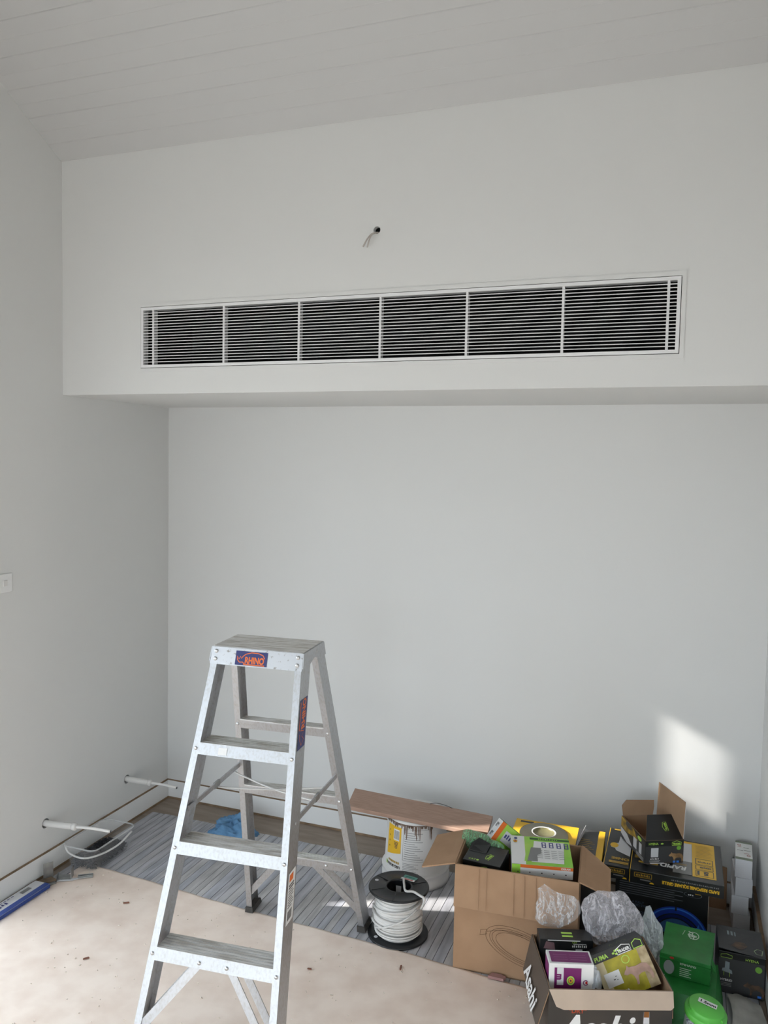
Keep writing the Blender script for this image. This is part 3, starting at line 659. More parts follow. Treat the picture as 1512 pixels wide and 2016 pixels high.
WOOD = mat('reddish_timber', (0.44, 0.285, 0.21), 0.55, col2=(0.35, 0.215, 0.155), vscale=7, stretch=(2.0, 22, 6), detail=6)
pz = 0.2968
pl = bmesh.new(); prism(pl, [(1.213, -0.388, pz), (1.851, -0.417, pz), (1.832, -0.236, pz), (1.172, -0.196, pz)], (0, 0, 0.017))
es = list(pl.edges); bmesh.ops.bevel(pl, geom=es, offset=0.0015, segments=1, affect='EDGES')
tag(frombm('timber_board', pl, WOOD), 'reddish timber board laid across the upturned bucket', 'board')
bm = bmesh.new(); tube(bm, bez([(1.545, -0.228, pz+0.0185), (1.575, -0.222, pz+0.024), (1.61, -0.224, pz+0.023), (1.65, -0.232, pz+0.0185)]), 0.0012, 6)
tag(frombm('wire_offcut', bm, RUBBER), 'thin dark wire offcut lying on the timber board', 'wire')

# ------------------------------------------------------------------ things along the left wall
# clear tub with dark screws
tb = thing('clear_tub', 'clear plastic tub with white handle on the floor by the left wall', 'tub', Matrix.Translation((0.118, -0.680, 0.0045)))
def tub_ring(hx, hy, z, rc, n=5):
    o = []
    for cx, cy, a0 in ((hx-rc, hy-rc, 0), (-hx+rc, hy-rc, 90), (-hx+rc, -hy+rc, 180), (hx-rc, -hy+rc, 270)):
        for k in range(n+1):
            a = math.radians(a0+90*k/n); o.append((cx+rc*math.cos(a), cy+rc*math.sin(a), z))
    return o
def loft(bm, rings, cap0=True, cap1=False):
    R = [[bm.verts.new(p) for p in r] for r in rings]; n = len(R[0])
    for a, b in zip(R, R[1:]):
        for k in range(n): bm.faces.new([a[k], a[(k+1) % n], b[(k+1) % n], b[k]])
    if cap0: bm.faces.new(R[0][::-1])
    if cap1: bm.faces.new(R[-1])
CLEAR = clear_mat('clear_plastic', (0.80, 0.81, 0.82), 0.05, 0.12)
bm = bmesh.new(); loft(bm, [tub_ring(0.066, 0.118, 0.001, 0.02), tub_ring(0.070, 0.122, 0.01, 0.022), tub_ring(0.084, 0.138, 0.105, 0.03), tub_ring(0.092, 0.146, 0.108, 0.034), tub_ring(0.092, 0.146, 0.100, 0.034)]); frombm('tub_shell', bm, CLEAR, tb, True)
bm = bmesh.new(); rp = tub_ring(0.090, 0.144, 0.106, 0.033); tube(bm, rp+rp[:1], 0.0032, 8, False); frombm('tub_rim', bm, clear_mat('cloudy_plastic', (0.8, 0.8, 0.8), 0.32, 0.3), tb, True)
bm = bmesh.new(); hp = [(-0.082, -0.128, 0.098), (-0.045, -0.142, 0.075), (0.02, -0.128, 0.058), (0.065, -0.070, 0.058), (0.088, 0.02, 0.066), (0.094, 0.105, 0.092)]
tube(bm, bez(hp, 6), 0.0048, 8, flat=0.7); frombm('tub_handle', bm, WHITEPL, tb, True)
bm = bmesh.new()
for _ in range(1500):
    x = random.uniform(-0.062, 0.062); y = random.uniform(-0.112, 0.112); z = random.uniform(0.004, 0.038)
    d = Vector((random.uniform(-1, 1), random.uniform(-1, 1), random.uniform(-0.25, 0.25))).normalized()*0.012
    p = Vector((max(-0.054, min(0.054, x)), max(-0.104, min(0.104, y)), z)); bar(bm, p-d, p+d, 0.003, 0.003)
o = frombm('dark_screws', bm, mat('dark_screw_steel', (0.045, 0.045, 0.055), 0.6, 0.1, col2=(0.012, 0.012, 0.015), vscale=80)); o.location = (0.118, -0.680, 0.0055)
tag(o, 'heap of dark screws filling the bottom of the clear tub', 'screws', kind='stuff')
# galvanised brackets and offcut by the skirting
br = thing('metal_bracket', 'galvanised metal angle bracket standing upright against left skirting', 'bracket', RZ(-35, (0.052, -0.925, 0.0075)))
box('upright_plate', (-0.003, -0.02, 0.0), (0.0, 0.02, 0.072), GALV, br); box('foot_plate', (0.0, -0.02, 0.0), (0.055, 0.02, 0.003), GALV, br)
br = thing('metal_bracket', 'galvanised U-shaped bracket lying beside the clear tub', 'bracket', RZ(28, (0.105, -0.890, 0.0085)))
box('base_plate', (-0.03, -0.022, 0.0), (0.035, 0.022, 0.003), GALV, br); box('end_plate', (0.032, -0.022, 0.003), (0.035, 0.022, 0.045), GALV, br); box('end_plate', (-0.03, -0.022, 0.003), (-0.027, 0.022, 0.016), GALV, br)
br = thing('metal_strip_bundle', 'bundle of grooved steel strips lying on beige sheet below the tub', 'steel strips', RZ(36, (0.165, -0.868, 0.0088)))
for k in range(4): box('strip', (-0.005, -0.012+k*0.0062, 0.0), (0.058, -0.0072+k*0.0062, 0.006+0.003*(k % 2)), GALV, br, 0.0008)
bm = bmesh.new(); prism(bm, [(0.018, -1.000, 0.0012), (0.050, -1.002, 0.0012), (0.094, -0.925, 0.0012), (0.060, -0.915, 0.0012)], (0, 0, 0.016))
tag(frombm('timber_offcut', bm, mat('weathered_offcut', (0.24, 0.17, 0.11), 0.8, var=0.4, vscale=25)), 'small weathered timber offcut beside the left skirting', 'offcut')
bx = thing('flat_carton_strip', 'long flat blue and white carton lying along the left skirting', 'carton', RZ(0, (0.066, -1.16, 0.0008)))
box('carton_body', (-0.036, -0.20, 0), (0.040, 0.185, 0.022), OFFW, bx, 0.001)
f = Face(bx, (0.0405, -0.20, 0), (0, 1, 0), (0, 0, 1)); f.rect(0, 0, 0.385, 0.022, mat('mid_blue_print', (0.035, 0.075, 0.30), 0.5))
f = Face(bx, (-0.036, -0.20, 0.022), (1, 0, 0), (0, 1, 0)); f.rect(0.050, 0, 0.076, 0.385, MATS['mid_blue_print']); f.rect(0.014, 0.28, 0.034, 0.33, MGREY)
f.lines([(0.020, 0.13+0.016*k, 0.036-0.004*(k % 2), 0.139+0.016*k) for k in range(5)], NAVY); f.lines([(0.010, 0.10+0.02*k, 0.014, 0.113+0.02*k) for k in range(8)], NAVY)
bm = bmesh.new(); prism(bm, [(0.10, -0.93, 0.0098), (0.155, -0.90, 0.0098), (0.19, -0.855, 0.0098), (0.11, -0.90, 0.0098)], (0, 0, 0.0012)); tag(frombm('paper_scrap', bm, OFFW), 'scrap of white paper under the steel strips', 'paper')

# crumpled blue cloth
bm = bmesh.new(); bmesh.ops.create_uvsphere(bm, u_segments=72, v_segments=40, radius=1)
for v in bm.verts:
    p = v.co.copy(); a = math.atan2(p.y, p.x)
    n1 = noise.noise((p.x*1.4+5, p.y*1.4, p.z*1.4)); n2 = abs(noise.noise((p.x*3+1, p.y*3+4, p.z*3))); n3 = abs(noise.noise((p.x*6, p.y*6+2, p.z*6+7)))
    s = 1.12+0.35*n1-0.55*n2-0.22*n3
    q = Vector((p.x*0.112*s, p.y*0.075*s, max(-0.2, p.z)*0.082*s))
    pk = math.exp(-((p.x-0.15)**2+(p.y-0.25)**2)/0.05)*max(0, p.z); q.z += 0.030*pk; q.x += 0.012*pk
    q.z = max(q.z, 0.001+0.002*abs(n2)); v.co = q
CLOTH = mat('blue_cloth', (0.13, 0.28, 0.46), 0.85, col2=(0.09, 0.21, 0.37), vscale=20, bump=0.1, bscale=300)
o = frombm('crumpled_cloth', bm, CLOTH, None, True); o.location = (0.560, -0.262, 0.0045); o.rotation_euler.z = 0.25
tag(o, 'crumpled blue cloth on the grey sheet behind the ladder', 'cloth')
# ------------------------------------------------------------------ open cartons
def open_carton(root, w_, d_, h_, mo, mi, th=0.0035, front=True, sides=('front', 'back', 'left', 'right')):
    """open-topped carton: bottom, wall panels, each panel faced outside and inside"""
    box('bottom_panel', (-w_/2, -d_/2, 0), (w_/2, d_/2, th), mi, root)
    e = th/2
    P = dict(front=((-w_/2, -d_/2, 0), (w_/2, -d_/2+e, h_), (-w_/2+e, -d_/2+e, th), (w_/2-e, -d_/2+th, h_)),
             back=((-w_/2, d_/2-e, 0), (w_/2, d_/2, h_), (-w_/2+e, d_/2-th, th), (w_/2-e, d_/2-e, h_)),
             left=((-w_/2, -d_/2+e, 0), (-w_/2+e, d_/2-e, h_), (-w_/2+e, -d_/2+th, th), (-w_/2+th, d_/2-th, h_)),
             right=((w_/2-e, -d_/2+e, 0), (w_/2, d_/2-e, h_), (w_/2-th, -d_/2+th, th), (w_/2-e, d_/2-th, h_)))
    for k in sides:
        a, b, c, d = P[k]; o = box('side_panel', a, b, mo, root); box('panel_lining', c, d, mi, o)
def flap(root, pts, mo, mi, th=0.0035, name='flap', side=1):
    """panel of cardboard through pts (local), inside colour on one face"""
    p = [Vector(q) for q in pts]; n = (p[1]-p[0]).cross(p[2]-p[0]).normalized()*side
    bm = bmesh.new(); prism(bm, p, n*th*0.5); o = frombm(name, bm, mo, root)
    bm = bmesh.new(); prism(bm, [q+n*th*0.5 for q in p], n*th*0.5); frombm('flap_lining', bm, mi, o)
    return o
def local(root, p): return root.matrix_world.inverted() @ Vector(p)

# large plain carton
LC = RZ(4.6, (2.0366, -0.693, 0.0045)); W1, D1, H1c = 0.433, 0.280, 0.388
big = thing('open_carton', 'large plain brown carton with open flaps, full of lamp boxes', 'carton', LC); bpy.context.view_layer.update()
open_carton(big, W1, D1, H1c, CARD, CARDIN, 0.005)
a, b = W1/2, D1/2
flap(big, [(-a, -b-0.001, H1c), (a, -b-0.001, H1c), (a, -b-0.034, H1c-0.142), (-a+0.002, -b-0.030, H1c-0.140)], CARD, CARD, 0.005, 'front_flap', 1)
flap(big, [(-a, -b, H1c), (-a, b, H1c), (-a-0.118, b-0.030, H1c-0.028), (-a-0.125, -b+0.012, H1c-0.040)], CARD, CARD, 0.005, 'left_flap', 1)
flap(big, [(a, -b, H1c), (a, b, H1c), (a+0.104, b-0.120, H1c-0.018), (a+0.104, -b-0.002, H1c-0.034)], CARD, CARD, 0.005, 'right_flap', -1)
flap(big, [(-a, b+0.002, H1c), (a, b+0.002, H1c), (a-0.01, b+0.016, H1c-0.11), (-a+0.01, b+0.016, H1c-0.11)], CARD, CARD, 0.005, 'back_flap', -1)
f = Face(big, (-a, -b, 0), (1, 0, 0), (0, 0, 1)); LINE = mat('brown_line_print', (0.13, 0.07, 0.035), 0.8)
def oval(cx, cy, ru, rv, a0, a1, tilt=-18, n=40):
    ct, st = math.cos(math.radians(tilt)), math.sin(math.radians(tilt)); o = []
    for k in range(n+1):
        q = math.radians(a0+(a1-a0)*k/n); x, y = ru*math.cos(q), rv*math.sin(q); o.append((cx+x*ct-y*st, cy+x*st+y*ct))
    return o
for ru, rv in ((0.135, 0.062), (0.120, 0.053), (0.112, 0.047), (0.097, 0.040)): f.stroke(oval(0.245, 0.118, ru, rv, 60, 345), 0.0012, LINE)
f.stroke([(0.095, 0.142), (0.118, 0.150), (0.121, 0.168), (0.097, 0.162)], 0.0014, LINE, closed=True)
f.stroke([(0.12, 0.160), (0.17, 0.173), (0.25, 0.166)], 0.0012, LINE)
for u in (0.085, 0.112, 0.208, 0.245, 0.285):   # creases across the front flap
    p0 = Vector((-a+u, -b-0.0065, H1c-0.004)); p1 = Vector((-a+u+0.004, -b-0.038, H1c-0.136)); bm = bmesh.new(); bar(bm, p0, p1, 0.0035, 0.0012, (0, -1, 0.2)); frombm('crease', bm, CARD, big)
# lamp box lying on top (lime, white and orange)
root, F_ = carton('lamp_carton', 'lime green and white lamp carton with orange band on top of the large carton', 'lamp box', RZ(13, (2.108, -0.676, 0.368)) @ Matrix.Rotation(math.radians(5), 4, 'X'), (0.215, 0.185, 0.046), WHITEP)
t = F_['top']; t.rect(0, 0, 0.215, 0.185, LGREEN); t.rect(0.0, 0.0, 0.050, 0.185, WHITEP); t.poly([(0.045, 0.02), (0.062, 0.02), (0.080, 0.185), (0.064, 0.185)], LGREEN); t.rect(0.07, 0.165, 0.215, 0.178, mat('dark_green_print', (0.02, 0.10, 0.02), 0.5))
t.words(0.10, 0.169, 0.075, 0.006, LIME, 9); t.poly([(0.070, 0.018), (0.185, 0.018), (0.195, 0.155), (0.085, 0.155)], WHITEP)
for k in range(4):
    u = 0.112+0.027*k; t.frame(u, 0.115, u+0.016, 0.150, 0.004, mat('indigo_print', (0.05, 0.06, 0.22), 0.5)); t.rect(u, 0.130, u+0.016, 0.134, MATS['indigo_print'])
t.lines([(0.092+0.026*k, 0.045+0.012*j, 0.112+0.026*k, 0.0475+0.012*j) for k in range(4) for j in range(5)], MGREY)
t.poly([(0.055, 0.022), (0.092, 0.022), (0.092, 0.062), (0.108, 0.078), (0.108, 0.110), (0.072, 0.110)], MATS['dark_grey_print'] if False else MGREY)
t.ell(0.018, 0.165, 0.006, 0.007, MATS['indigo_print']); t.ell(0.016, 0.145, 0.008, 0.008, YEL); t.ell(0.016, 0.145, 0.004, 0.004, RED)
fr_ = F_['front']; fr_.rect(0, 0, 0.030, 0.046, LGREEN); fr_.rect(0.030, 0.034, 0.215, 0.0462, ORANGE); fr_.text('OSRAM', 0.172, 0.0365, 0.010, WHITEP, bold=0.0004)
for k in range(5): fr_.ell(0.022+0.042*k, 0.018, 0.0025, 0.0025, DGREY)
# second lamp box standing on its end behind the first
RM = Matrix.Rotation(math.radians(34), 4, 'Z') @ Matrix.Rotation(math.radians(-4), 4, 'X') @ Matrix.Rotation(math.radians(40), 4, 'Y')
M = Matrix.Translation(Vector((1.955, -0.620, 0.474))-RM @ Vector((-0.060, -0.020, 0.080))) @ RM
root, F_ = carton('lamp_carton', 'tilted white, orange and green lamp carton at the back corner of the large carton', 'lamp box', M, (0.120, 0.040, 0.080), WHITEP)
f2 = F_['left']
for v in (0.010, 0.048): f2.rect(0.010, v, 0.028, v+0.018, MGREY); f2.rect(0.020, v, 0.028, v+0.010, OFFW)
f3 = F_['front']; f3.rect(0, 0, 0.120, 0.080, LGREEN); f3.rect(0, 0, 0.020, 0.080, ORANGE); f3.rect(0.034, 0.016, 0.090, 0.060, OFFW); f3.words(0.038, 0.034, 0.045, 0.018, MATS['indigo_print'], 4)
f4 = F_['top']; f4.rect(0, 0, 0.120, 0.040, LGREEN); f4.rect(0.0, 0, 0.020, 0.040, mat('dark_green_print', (0.02, 0.10, 0.02), 0.5))
# black accessory box and green bag in the left of the carton
M = RZ(-4, (1.920, -0.735, 0.306)) @ Matrix.Rotation(math.radians(6), 4, 'X')
root, F_ = carton('accessory_box', 'black switch box with lime badges in green bag inside large carton', 'box', M, (0.140, 0.118, 0.090), BLACKP)
bm = bmesh.new(); prism(bm, [(-0.066, -0.02, 0.0905), (-0.066, 0.059, 0.0905), (-0.050, 0.059, 0.118), (-0.010, 0.059, 0.100), (0.066, 0.059, 0.0905), (0.066, -0.02, 0.0905)], (0, 0, 0.002)); bm.free()
bm = bmesh.new(); A_ = [(-0.066, 0.0, 0.0908), (0.000, 0.0, 0.0908), (0.000, 0.058, 0.096), (-0.045, 0.058, 0.112), (-0.066, 0.030, 0.102)]; prism(bm, A_, (0, 0.0015, 0.0015)); frombm('lifted_flap', bm, BLACKP, root)
hexlogo(F_['top'], 0.085, 0.045, 0.036, 0.020, LIME, 'TRADER', rot=72); F_['top'].text('CAT', 0.018, 0.008, 0.014, LIME); F_['top'].ell(0.052, 0.013, 0.005, 0.005, LIME)
hexlogo(F_['front'], 0.085, 0.070, 0.040, 0.017, LIME, 'TRADER'); F_['front'].rect(0.006, 0.06, 0.05, 0.064, RED)
def crumple(name, label, cat, loc, size, m, seed=0, amp=0.5, sub=4, rot=0, peak=None):
    """crumpled film: a closed skin with broad facets, sharp creases and an optional pulled-up corner"""
    bm = bmesh.new(); bmesh.ops.create_icosphere(bm, subdivisions=sub, radius=1); o_ = Vector((seed*3.7, seed*1.3, seed*2.1))
    for v in bm.verts:
        p = v.co.copy(); n1 = noise.noise(p*1.1+o_); n2 = abs(noise.noise(p*2.1+o_*2)); n3 = abs(noise.noise(Vector((p.x*5.0, p.y*5.0, p.z*2.0))+o_))
        s = 1+amp*(1.1*n1-1.0*n2-0.30*n3)+amp*0.35
        q = Vector((p.x*size[0]*s, p.y*size[1]*s, p.z*size[2]*s))
        if peak:
            k = max(0.0, p.dot(Vector(peak[0]).normalized()))**5; q += Vector(peak[1])*k
        v.co = q
    bmesh.ops.triangulate(bm, faces=bm.faces)
    o = frombm(name, bm, m, None, False); o.location = loc; o.rotation_euler.z = math.radians(rot)
    return tag(o, label, cat)
def film(name, label, cat, loc, size, m, seed=0, rot=0, spikes=(), bulge=0.3, n=26, rough=1.0, seg=48):
    """crumpled film bag: front and back skins over a ragged outline, creased by ridged noise"""
    bm = bmesh.new(); o_ = Vector((seed*3.7, seed*1.3, seed*2.1)); L = []
    for sgn in (-1, 1):
        rings = []
        for i in range(n+1):
            r = i/n; row = []
            for k in range(seg):
                a = 2*math.pi*k/seg; R_ = 1+0.16*noise.noise(Vector((math.cos(a)*1.5, math.sin(a)*1.5, 0))+o_)+0.06*noise.noise(Vector((math.cos(a)*6, math.sin(a)*6, 3))+o_)
                for sa, sl, sw in spikes: R_ += sl*math.exp(-(((math.degrees(a)-sa+180) % 360-180)/sw)**2)
                x, z = r*R_*math.cos(a), r*R_*math.sin(a)
                c = math.sqrt(max(0, 1-r*r)); q = Vector((x*1.8, sgn*1.3, z*1.8))+o_
                rid = 1-2.2*abs(noise.noise(q)); rid2 = 1-2.2*abs(noise.noise(q*2.3+Vector((7, 1, 2)))); rid3 = noise.noise(q*6.0)
                y = sgn*bulge*c*(0.75+0.55*noise.noise(q*0.8)) + rough*(0.26*rid*sgn*min(1, 2.5*(1-r)+0.15)+0.15*rid2+0.07*rid3) + 0.12*noise.noise(Vector((x*2.2, 5.0, z*2.2))+o_)
                if i == n: y = 0.12*noise.noise(Vector((x*2.2, 5.0, z*2.2))+o_)
                row.append(bm.verts.new((x*size[0], y*size[1], z*size[2])))
                if i == 0: row = row*seg; break
            rings.append(row)
        for i in range(n):
            for k in range(seg):
                f_ = [rings[i][k], rings[i][(k+1) % seg], rings[i+1][(k+1) % seg], rings[i+1][k]]
                f_ = list(dict.fromkeys(f_))
                if len(f_) > 2: bm.faces.new(f_)
    bmesh.ops.remove_doubles(bm, verts=bm.verts, dist=1e-6); bmesh.ops.triangulate(bm, faces=bm.faces)
    o = frombm(name, bm, m, None, False); o.location = loc; o.rotation_euler.z = math.radians(rot)
    return tag(o, label, cat)
GBAG = clear_mat('green_bag_film', (0.25, 0.50, 0.28), 0.25, 0.25, 0.0, 40, 0.35)
film('green_plastic_bag', 'pale green plastic bag tucked round the black box in the carton', 'plastic bag', (1.880, -0.668, 0.392), (0.075, 0.030, 0.040), GBAG, 3, -8, ((130, 0.3, 20), (20, 0.3, 20)), 0.5)

# yellow and grey fan carton behind
root, F_ = carton('fan_grille_carton', 'yellow and dark grey carton behind the large brown carton', 'carton', RZ(1.8, (2.118, -0.345, 0.0045)), (0.370, 0.325, 0.296), DGREY)
t = F_['top']; t.rect(0, 0, 0.262, 0.325, YEL); t.rect(0.345, 0, 0.370, 0.325, YEL); t.rect(0.020, 0.296, 0.075, 0.312, BLACKP); t.lines([(0.276, 0.05+0.016*k, 0.335-0.01*(k % 3), 0.053+0.016*k) for k in range(12)], GOLD); t.frame(0.300, 0.03, 0.338, 0.06, 0.003, GOLD); t.rect(0.195, 0.322, 0.212, 0.3249, GOLD)
t.lines([(0.19+0.012*k, 0.262-0.002*k, 0.197+0.012*k, 0.266-0.002*k) for k in range(5)], GOLD)
F_['right'].rect(0, 0.27, 0.325, 0.296, YEL)
bm = bmesh.new(); prism(bm, [(0.082, -0.02, 0.2975), (0.102, 0.135, 0.2975), (0.106, 0.137, 0.325), (0.086, -0.018, 0.323)], (0.0012, 0, 0)); frombm('lifted_flap', bm, OFFW, root)
# shiny downlight trim ring lying on it
rg = thing('downlight_trim', 'shiny round metal downlight trim lying on the yellow carton', 'light fitting', Matrix.Translation((2.062, -0.305, 0.3018)))
SHINY = mat('shiny_trim', (0.34, 0.31, 0.22), 0.14, 1.0)
bm = bmesh.new(); lathe(bm, [(0.098, 0.0), (0.100, 0.003), (0.098, 0.007), (0.086, 0.0095), (0.070, 0.008), (0.058, 0.012), (0.050, 0.013)], 56, closed_ends=False); frombm('trim_ring', bm, SHINY, rg, True)
bm = bmesh.new(); lathe(bm, [(0.050, 0.013), (0.047, 0.0135), (0.044, 0.012)], 48, closed_ends=False); frombm('inner_bead', bm, WHITEPL, rg, True)
bm = bmesh.new(); lathe(bm, [(0.044, 0.012), (0.040, 0.004), (0.001, 0.003)], 48, closed_ends=False); frombm('lens', bm, mat('olive_lens', (0.25, 0.23, 0.12), 0.3, 0.4), rg, True)

# fan carton with blue impeller picture, two flat grille cartons on it
root, F_ = carton('fan_carton', 'black fan carton with blue impeller picture under the grille cartons', 'carton', RZ(0, (2.5275, -0.252, 0.0045)), (0.335, 0.330, 0.246), BLACKP)
f = F_['front']; TXT = mat('pale_blue_print', (0.10, 0.16, 0.26), 0.5); LN = mat('grey_line_print', (0.16, 0.17, 0.19), 0.5)
f.lines([(0.015, 0.232-0.0085*k, 0.215+(0.03 if k % 2 else 0.0), 0.2345-0.0085*k) for k in range(7)], LN)
for s_, u, v in (('A FULLY', 0.085, 0.148), ('OPTIMISED SYSTEM', 0.085, 0.136), ('ADVANCED', 0.085, 0.110), ('IMPELLER DESIGN', 0.085, 0.098)): f.text(s_, u, v, 0.0125, TXT, align='CENTER', sx=0.95)
f.ring(0.225, 0.045, 0.092, 0.118, BLUEP, a0=10, a1=168); f.ring(0.225, 0.045, 0.108, 0.113, BLUEL, a0=20, a1=160); f.ring(0.225, 0.045, 0.076, 0.088, mat('deep_blue_print', (0.008, 0.02, 0.16), 0.4), a0=5, a1=172)
f.ell(0.225, 0.045, 0.072, 0.072, mat('steel_blue_print', (0.05, 0.14, 0.36), 0.4), a0=10, a1=170)
f.poly([(0.300, 0.075), (0.306, 0.088), (0.318, 0.092), (0.307, 0.098), (0.304, 0.112), (0.299, 0.098), (0.288, 0.094), (0.298, 0.088)], BLUEL); f.rect(0.219, 0.148, 0.225, 0.164, BLACKP)
f.ring(0.280, 0.222, 0.030, 0.032, LN, sq=0.32); f.ell(0.297, 0.226, 0.010, 0.008, GOLD, a0=0, a1=180); f.words(0.262, 0.218, 0.022, 0.006, OFFW, 3)
F_['left'].lines([(0.05, 0.10+0.02*k, 0.26, 0.104+0.02*k) for k in range(5)], LN); box('edge_strip', (0.1655, -0.1645, 0.002), (0.1685, 0.16, 0.244), CARDLT, root)
def grille_carton(label, x0, x1, wide):
    ww = x1-x0; root, F_ = carton('grille_carton', label, 'carton', RZ(0, ((x0+x1)/2, -0.290, 0.2510)), (ww, 0.330, 0.050), BLACKP, 'flat grille cartons stacked on the fan carton')
    t = F_['top']; f = F_['front']; W_ = ww
    t.rect(0.002, 0, 0.004, 0.33, YEL); f.rect(0.001, 0, 0.003, 0.05, YEL)
    if wide:
        t.rect(0.225, 0.030, 0.308, 0.318, YEL); t.rect(0.155, 0.035, 0.222, 0.140, MGREY); t.rect(0.150, 0.140, 0.224, 0.30, OFFW); t.rect(0.155, 0.300, 0.300, 0.318, YEL)
        for v0, v1 in ((0.040, 0.086), (0.092, 0.128), (0.134, 0.182)): t.frame(0.236, v0, 0.300, v1, 0.0025, BLACKP)
        t.text('5', 0.282, 0.078, 0.036, BLACKP, rot=180, bold=0.002); t.rect(0.242, 0.048, 0.250, 0.080, BLACKP); t.text('SERIES', 0.292, 0.116, 0.0145, BLACKP, rot=180, bold=0.0006); t.words(0.244, 0.150, 0.048, 0.010, BLACKP, 7)
        t.lines([(0.238, 0.196+0.012*k, 0.300-0.006*(k % 3), 0.1985+0.012*k) for k in range(9)], GOLD)
        t.text('RAPID', 0.205, 0.090, 0.040, WHITEP, rot=180, bold=0.0016, shear=0.2, sx=0.85); t.text('SERIES', 0.205, 0.112, 0.016, GOLD, rot=180); t.text('RESPONSE', 0.125, 0.118, 0.030, GOLD, rot=180, bold=0.001, sx=0.8)
        t.rect(0.030, 0.062, 0.102, 0.075, GOLD); t.rect(0.040, 0.055, 0.100, 0.058, MGREY)
        f.text('RAPID RESPONSE SQUARE GRILLE', 0.318, 0.026, 0.0165, YEL, rot=180, bold=0.0007, sx=0.80); f.words(0.150, 0.034, 0.168, 0.005, MGREY, 26)
        t.rect(0.170, 0.3225, 0.190, 0.3299, DGREY)
    else:
        t.poly([(0.040, 0.130), (W_-0.002, 0.095), (W_-0.002, 0.30), (0.050, 0.30), (0.045, 0.20), (0.020, 0.185), (0.018, 0.155), (0.034, 0.150)], OFFW); t.ell(0.030, 0.175, 0.016, 0.022, YEL); t.rect(0.02, 0.315, 0.06, 0.326, GOLD)
        t.text('ONSE', 0.094, 0.072, 0.026, GOLD, rot=180, bold=0.001); t.rect(0.020, 0.022, 0.092, 0.040, GOLD); t.lines([(0.03, 0.026, 0.09, 0.028), (0.03, 0.033, 0.085, 0.035)], BLACKP)
    f.frame(0.018, 0.024, 0.082, 0.042, 0.0018, GOLD); f.words(0.024, 0.029, 0.052, 0.008, GOLD, 9); f.lines([(0.040, 0.014, 0.078, 0.018)], MGREY); f.ell(0.082, 0.006, 0.008, 0.006, YEL, a0=0, a1=180)
    return root
grille_carton('narrow black grille carton end with white cloud shape beside the wider one', 2.312, 2.4085, False)
grille_carton('wide black grille carton with yellow panel on top of the fan carton', 2.4105, 2.744, True)

# open black carton with hyena picture
HM = RZ(27, (2.4815, -0.265, 0.3035)); hy = thing('open_light_carton', 'open black carton with hyena picture and raised brown flaps on top of the pile', 'carton', HM); bpy.context.view_layer.update()
w2, d2, h2 = 0.154, 0.226, 0.090; open_carton(hy, w2, d2, h2, BLACKP, CARDIN, 0.003)
a, b = w2/2, d2/2
flap(hy, [(a-0.001, -b, h2), (a-0.001, b, h2), (a+0.004, b, h2+0.138), (a+0.004, -b+0.002, h2+0.148)], OFFW, CARDIN, 0.003, 'side_flap', -1)
flap(hy, [(-a+0.004, b-0.001, h2), (a-0.022, b-0.001, h2), (a-0.012, b+0.010, h2+0.030), (a-0.012, b+0.014, h2+0.056), (-a+0.022, b+0.014, h2+0.060), (-a+0.001, b+0.008, h2+0.040)], OFFW, CARDIN, 0.003, 'dust_flap', 1)
q = [local(hy, p) for p in ((2.562, -0.232, 0.446), (2.462, -0.283, 0.446))]
o = flap(hy, [(-a, -b, h2), (a, -b, h2), q[0], q[1]], CARDIN, BLACKP, 0.003, 'lid_flap', 1)
lf = Face(hy, Vector((-a, -b, h2+0.004)), (1, 0, 0), (q[0]+q[1])/2-Vector((0, -b, h2))); lf.lift = 0.001
hexlogo(lf, 0.085, 0.060, 0.042, 0.020, LIME, 'TRADER', rot=100)
f = Face(hy, (-a, -b, 0), (1, 0, 0), (0, 0, 1)); f.rect(0.0, 0.002, w2, 0.068, mat('charcoal_print', (0.045, 0.045, 0.047), 0.45)); f.text('HYENA', 0.012, 0.074, 0.012, LIME, bold=0.0003); f.ell(0.066, 0.078, 0.006, 0.003, LIME); hexlogo(f, 0.125, 0.079, 0.038, 0.017, LIME, 'TRADER')
f.rect(0.022, 0.026, 0.052, 0.062, OFFW); f.words(0.020, 0.016, 0.036, 0.0065, WHITEP, 6); f.lines([(0.016, 0.011, 0.060, 0.0125), (0.018, 0.007, 0.056, 0.008)], WHITEP); f.ell(0.134, 0.060, 0.009, 0.008, mat('leaf_green_print', (0.18, 0.42, 0.05), 0.5))
def beast(f, u, v, s, m, flip=1):
    """four-legged animal silhouette"""
    pts = [(0, 0.62), (0.06, 0.74), (0.14, 0.82), (0.20, 0.96), (0.26, 0.84), (0.34, 0.84), (0.52, 0.80), (0.74, 0.84), (0.92, 0.74), (1.0, 0.52), (1.02, 0.20), (0.98, 0.02), (0.92, 0.02), (0.90, 0.28), (0.82, 0.42), (0.62, 0.42), (0.48, 0.36), (0.44, 0.18), (0.40, 0.0), (0.32, 0.0), (0.35, 0.2), (0.32, 0.42), (0.24, 0.56), (0.10, 0.54)]
    p = [(u+(x if flip > 0 else 1-x)*s, v+y*s*0.72) for x, y in pts]
    return f.poly(p if flip > 0 else p[::-1], m, 'animal_picture')
beast(f, 0.094, 0.004, 0.058, TAN); f.rect(0.112, 0.002, 0.122, 0.010, BLUEL); f.rect(0.126, 0.002, 0.136, 0.010, BLUEL); f.lines([(0.02, 0.0005, 0.075, 0.004)], OFFW)
